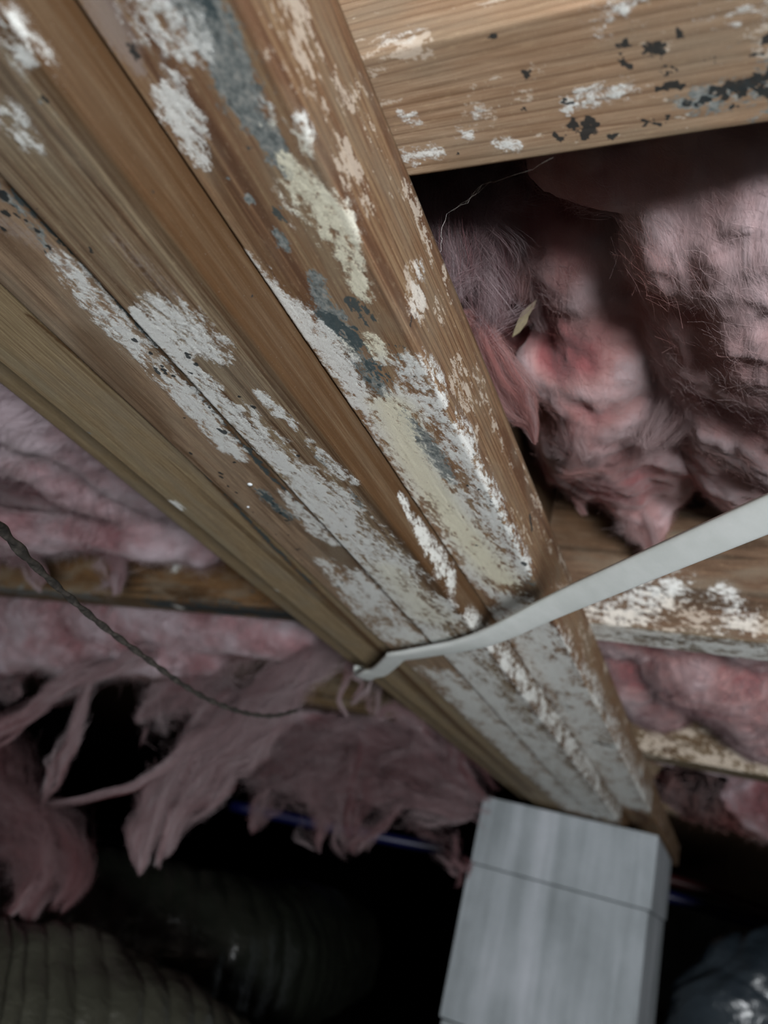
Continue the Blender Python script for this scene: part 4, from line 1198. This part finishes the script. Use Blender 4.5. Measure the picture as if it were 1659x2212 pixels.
# dark twisted wire on the left
M_WIRE = plain('dark_wire', '#4a4540', 0.6, 0.4, 300, '#2c2926', 0.0)
wp = [(-60, 1070, 205), (0, 1138, 240), (60, 1205, 265), (130, 1272, 295), (220, 1350, 335), (330, 1432, 385), (400, 1482, 425), (460, 1515, 460), (530, 1540, 505), (590, 1546, 545), (640, 1535, 585)]
wpath = catmull([at(u, v, d=d) for (u, v, d) in wp], 26)
_tw = np.cumsum(np.r_[0, np.linalg.norm(np.diff(wpath, axis=0), axis=1)])


def wire_ring(i, f, ang):
    ph = _tw[i] / 5.5
    r = 1.15 * (1 + 0.32 * np.cos(2 * (ang - ph)))
    r = r * np.interp(f, [0, 0.18, 0.24, 1], [1.1, 1.35, 1.05, 1.15])
    return r * np.cos(ang), r * np.sin(ang)


wire = sweep('twisted_wire', wpath, wire_ring, 16, M_WIRE)
tag(wire, 'thin dark twisted wire sagging across the left insulation', 'wire')

# supply pipes behind the pier
M_BLUE = plain('blue_pipe', '#070b3a', 0.4, 0.5)
M_RED = plain('red_pipe', '#3c1213', 0.45, 0.5)


def round_pipe(name, pts, r, mat, label):
    path = catmull([at(u, v, d=d) for (u, v, d) in pts], 10)
    o = sweep(name, path, lambda i, f, a: (r * np.cos(a), r * np.sin(a)), 20, mat)
    tag(o, label, 'pipe', 'water supply pipes behind the pier')
    return o


round_pipe('water_pipe', [(500, 1740, 1660), (780, 1800, 1620), (960, 1835, 1600), (1200, 1882, 1580), (1420, 1930, 1520), (1560, 1972, 1500), (1680, 2008, 1480), (1850, 2055, 1460)], 12, M_BLUE,
           'blue plastic water pipe passing behind the grey pier')
round_pipe('water_pipe', [(900, 1785, 1760), (1300, 1865, 1700), (1480, 1910, 1670), (1600, 1952, 1640), (1700, 1988, 1610), (1850, 2040, 1580)], 13, M_RED,
           'dark red plastic water pipe just above the blue pipe at the right edge')

# flexible ducts
M_DUCT1 = film_material('olive_grey_duct_sleeve', '#2a2b24', '#403f36', 0.33, 1.0, 40, 0.006, 0.5)
M_DUCT2 = film_material('dark_duct_sleeve', '#121410', '#1c1e19', 0.24, 3.0, 40, 0.006, 0.5)
M_DUCT3 = film_material('black_duct_film', '#1a2126', '#303a42', 0.33, 5.0, 22, 0.012, 0.8)


def flex_duct(name, pts, r, pitch, mat, label, seed, n=60, rib=4.0, crumple=10.0):
    path = catmull(pts, n)
    Ls = np.cumsum(np.r_[0, np.linalg.norm(np.diff(path, axis=0), axis=1)])

    def ring(i, f, a):
        q = 2 * math.pi * Ls[i] / pitch + a
        rr = r + rib * np.abs(np.sin(q / 2)) ** 0.7 - rib
        cx_, sy_ = np.cos(a) * 2.2, np.sin(a) * 2.2
        rr = rr + crumple * (fbm(cx_ + 50 + Ls[i] / 90, sy_ + 50, np.full_like(a, Ls[i] / 60), seed, 3) - 0.5)
        return rr * np.cos(a), rr * np.sin(a)
    o = sweep(name, path, ring, 72, mat)
    tag(o, label, 'duct', 'flexible ducts on the crawlspace ground')
    return o


d1 = flex_duct('flexible_duct', [at(-420, 2190, d=560), at(-150, 2300, d=600), at(130, 2330, d=650), at(330, 2420, d=690), at(480, 2560, d=730), at(560, 2740, d=760)], 108, 22, M_DUCT1,
               'ribbed olive-grey flexible duct nearest in the lower left corner', 201, crumple=18)
d2 = flex_duct('flexible_duct', [at(-420, 1900, d=980), at(-100, 1990, d=980), at(250, 2030, d=1000), at(520, 2075, d=1080), at(640, 2060, d=1300), at(720, 2050, d=1650)], 108, 30, M_DUCT2,
               'dark shiny flexible duct lying behind the olive one', 202, crumple=16)
d3 = flex_duct('flexible_duct', [at(1530, 2400, d=1130), at(1570, 2220, d=1130), at(1650, 2130, d=1150), at(1790, 2115, d=1180), at(1950, 2135, d=1230)], 80, 60, M_DUCT3,
               'black plastic-wrapped duct with a pale glare, right of the pier', 203, crumple=26)

# ================================================================== the pier
M_CONC = concrete_material()
pier = empty('support_pier', W((-210, 1290, 0)) * np.array([1, 1, 0]))
tag(pier, 'pale grey concrete block pier under the far end of the girder', 'pier')
zt = CAM_Z + (ZG - 1.2) / 1000
hts = [0.092, 0.190, zt - 0.092 - 0.190 - 0.006]
zc = zt
for k, (h, dx, dy) in enumerate(zip(hts, (0.0, -0.003, 0.002), (0, 0.002, -0.002))):
    x0, x1, y0, y1 = -0.331 + dx, -0.090 + dx, 1.138 + dy, 1.44 + dy
    me = box_mesh('block', x0, x1, y0, y1, zc - h, zc - 0.0008, 0.0025)
    for v in me.vertices: v.co -= pier.location
    link('block', me, M_CONC, pier)
    zc -= h

# ================================================================== small things
sp = at(1130, 690, z=238)
bm = bmesh.new()
prof = [(-11, 0, 0.1), (-7, 0.4, 1.4), (-1, 0.2, 2.2), (3, -0.5, 1.9), (8, 0.3, 1.2), (12, 0.6, 0.1)]
ringsv = []
for (a, off, hw) in prof:
    ringsv.append([bm.verts.new((a / 1000, (off + hw * c) / 1000, 0.4 * s / 1000 * (0.3 + hw / 2))) for (c, s) in ((1, 0), (0.2, 1), (-1, 0), (-0.1, -1))])
for r0, r1 in zip(ringsv[:-1], ringsv[1:]):
    for k in range(4): bm.faces.new((r0[k], r0[(k + 1) % 4], r1[(k + 1) % 4], r1[k]))
bm.faces.new(ringsv[0][::-1]); bm.faces.new(ringsv[-1])
me = bpy.data.meshes.new('wood_splinter'); bm.to_mesh(me); bm.free()
spl = link('wood_splinter', me, plain('pale_splinter', '#a3977a', 0.7, 0.3, 300, '#8c8068', 0, (1, 6, 6)))
dirn = Vector(W(at(1150, 655, z=241)) - W(at(1112, 718, z=236)))
spl.rotation_euler = dirn.to_track_quat('X', 'Z').to_euler()
spl.location = W(sp)
tag(spl, 'small pale wood splinter caught in the pink insulation right of the girder', 'splinter')

# cobweb under the first joist
M_WEB = plain('cobweb_silk', '#cfc8c2', 0.6, 0.4)


def strands(name, lines, r, mat, label, cat):
    bm = bmesh.new()
    for pts in lines:
        P = np.array(pts)
        prev = None
        for i, p in enumerate(P):
            t = P[min(i + 1, len(P) - 1)] - P[max(i - 1, 0)]
            t = t / np.linalg.norm(t)
            n_ = np.cross(t, [0.3, 0.2, 1]); n_ /= np.linalg.norm(n_)
            b_ = np.cross(t, n_)
            cur = [bm.verts.new(W(p + r * (math.cos(a) * n_ + math.sin(a) * b_))) for a in (0, 2.094, 4.189)]
            if prev:
                for k in range(3): bm.faces.new((prev[k], prev[(k + 1) % 3], cur[(k + 1) % 3], cur[k]))
            prev = cur
    me = bpy.data.meshes.new(name); bm.to_mesh(me); bm.free()
    co = np.array([v.co[:] for v in me.vertices])
    org = co.mean(0)
    for v in me.vertices: v.co -= Vector(org)
    o = link(name, me, mat, None, org)
    tag(o, label, cat)
    return o


def line(p, q, n=8, sag=1.5, jit=0.3):
    p, q = np.array(p), np.array(q)
    out = []
    for i in range(n + 1):
        f = i / n
        c = p * (1 - f) + q * f
        c = c + np.array([0, 0, -sag * 4 * f * (1 - f)]) + rng.normal(size=3) * jit * (0 < i < n)
        out.append(c)
    return out


web_lines = [line(at(1195, 340, z=181), at(1040, 400, z=196)), line(at(1040, 400, z=196), at(975, 455, z=196)),
             line(at(1040, 400, z=196), at(1010, 430, z=197), 5, 0.4), line(at(1042, 398, z=196), at(1005, 440, z=196), 5, 0.5),
             line(at(1060, 390, z=195), at(965, 462, z=192)), line(at(965, 462, z=196), at(948, 560, z=184))]
strands('cobweb', web_lines, 0.035, M_WEB, 'fine cobweb threads strung under the first joist in the corner', 'cobweb')

# resin beads on the girder
M_BEAD = plain('clear_bead', '#c9ced2', 0.3, 0.5)
for (u, v, r, lab) in [(540, 1046, 1.0, 'larger glossy white droplet hanging under the girder near the grey stain'),
                       (536, 1095, 0.6, 'smaller glossy white droplet hanging under the girder, lower of the two')]:
    bm = bmesh.new(); bmesh.ops.create_icosphere(bm, subdivisions=3, radius=r / 1000)
    for vv in bm.verts:
        vv.co.z *= 0.75
        vv.co.x *= 1.25
        if vv.co.z > 0: vv.co.z *= 0.5
    for f in bm.faces: f.smooth = True
    me = bpy.data.meshes.new('droplet'); bm.to_mesh(me); bm.free()
    b = link('droplet', me, M_BEAD, None, W(at(u, v, z=ZG + 2.0)))
    tag(b, lab, 'droplet', 'droplets under the girder')
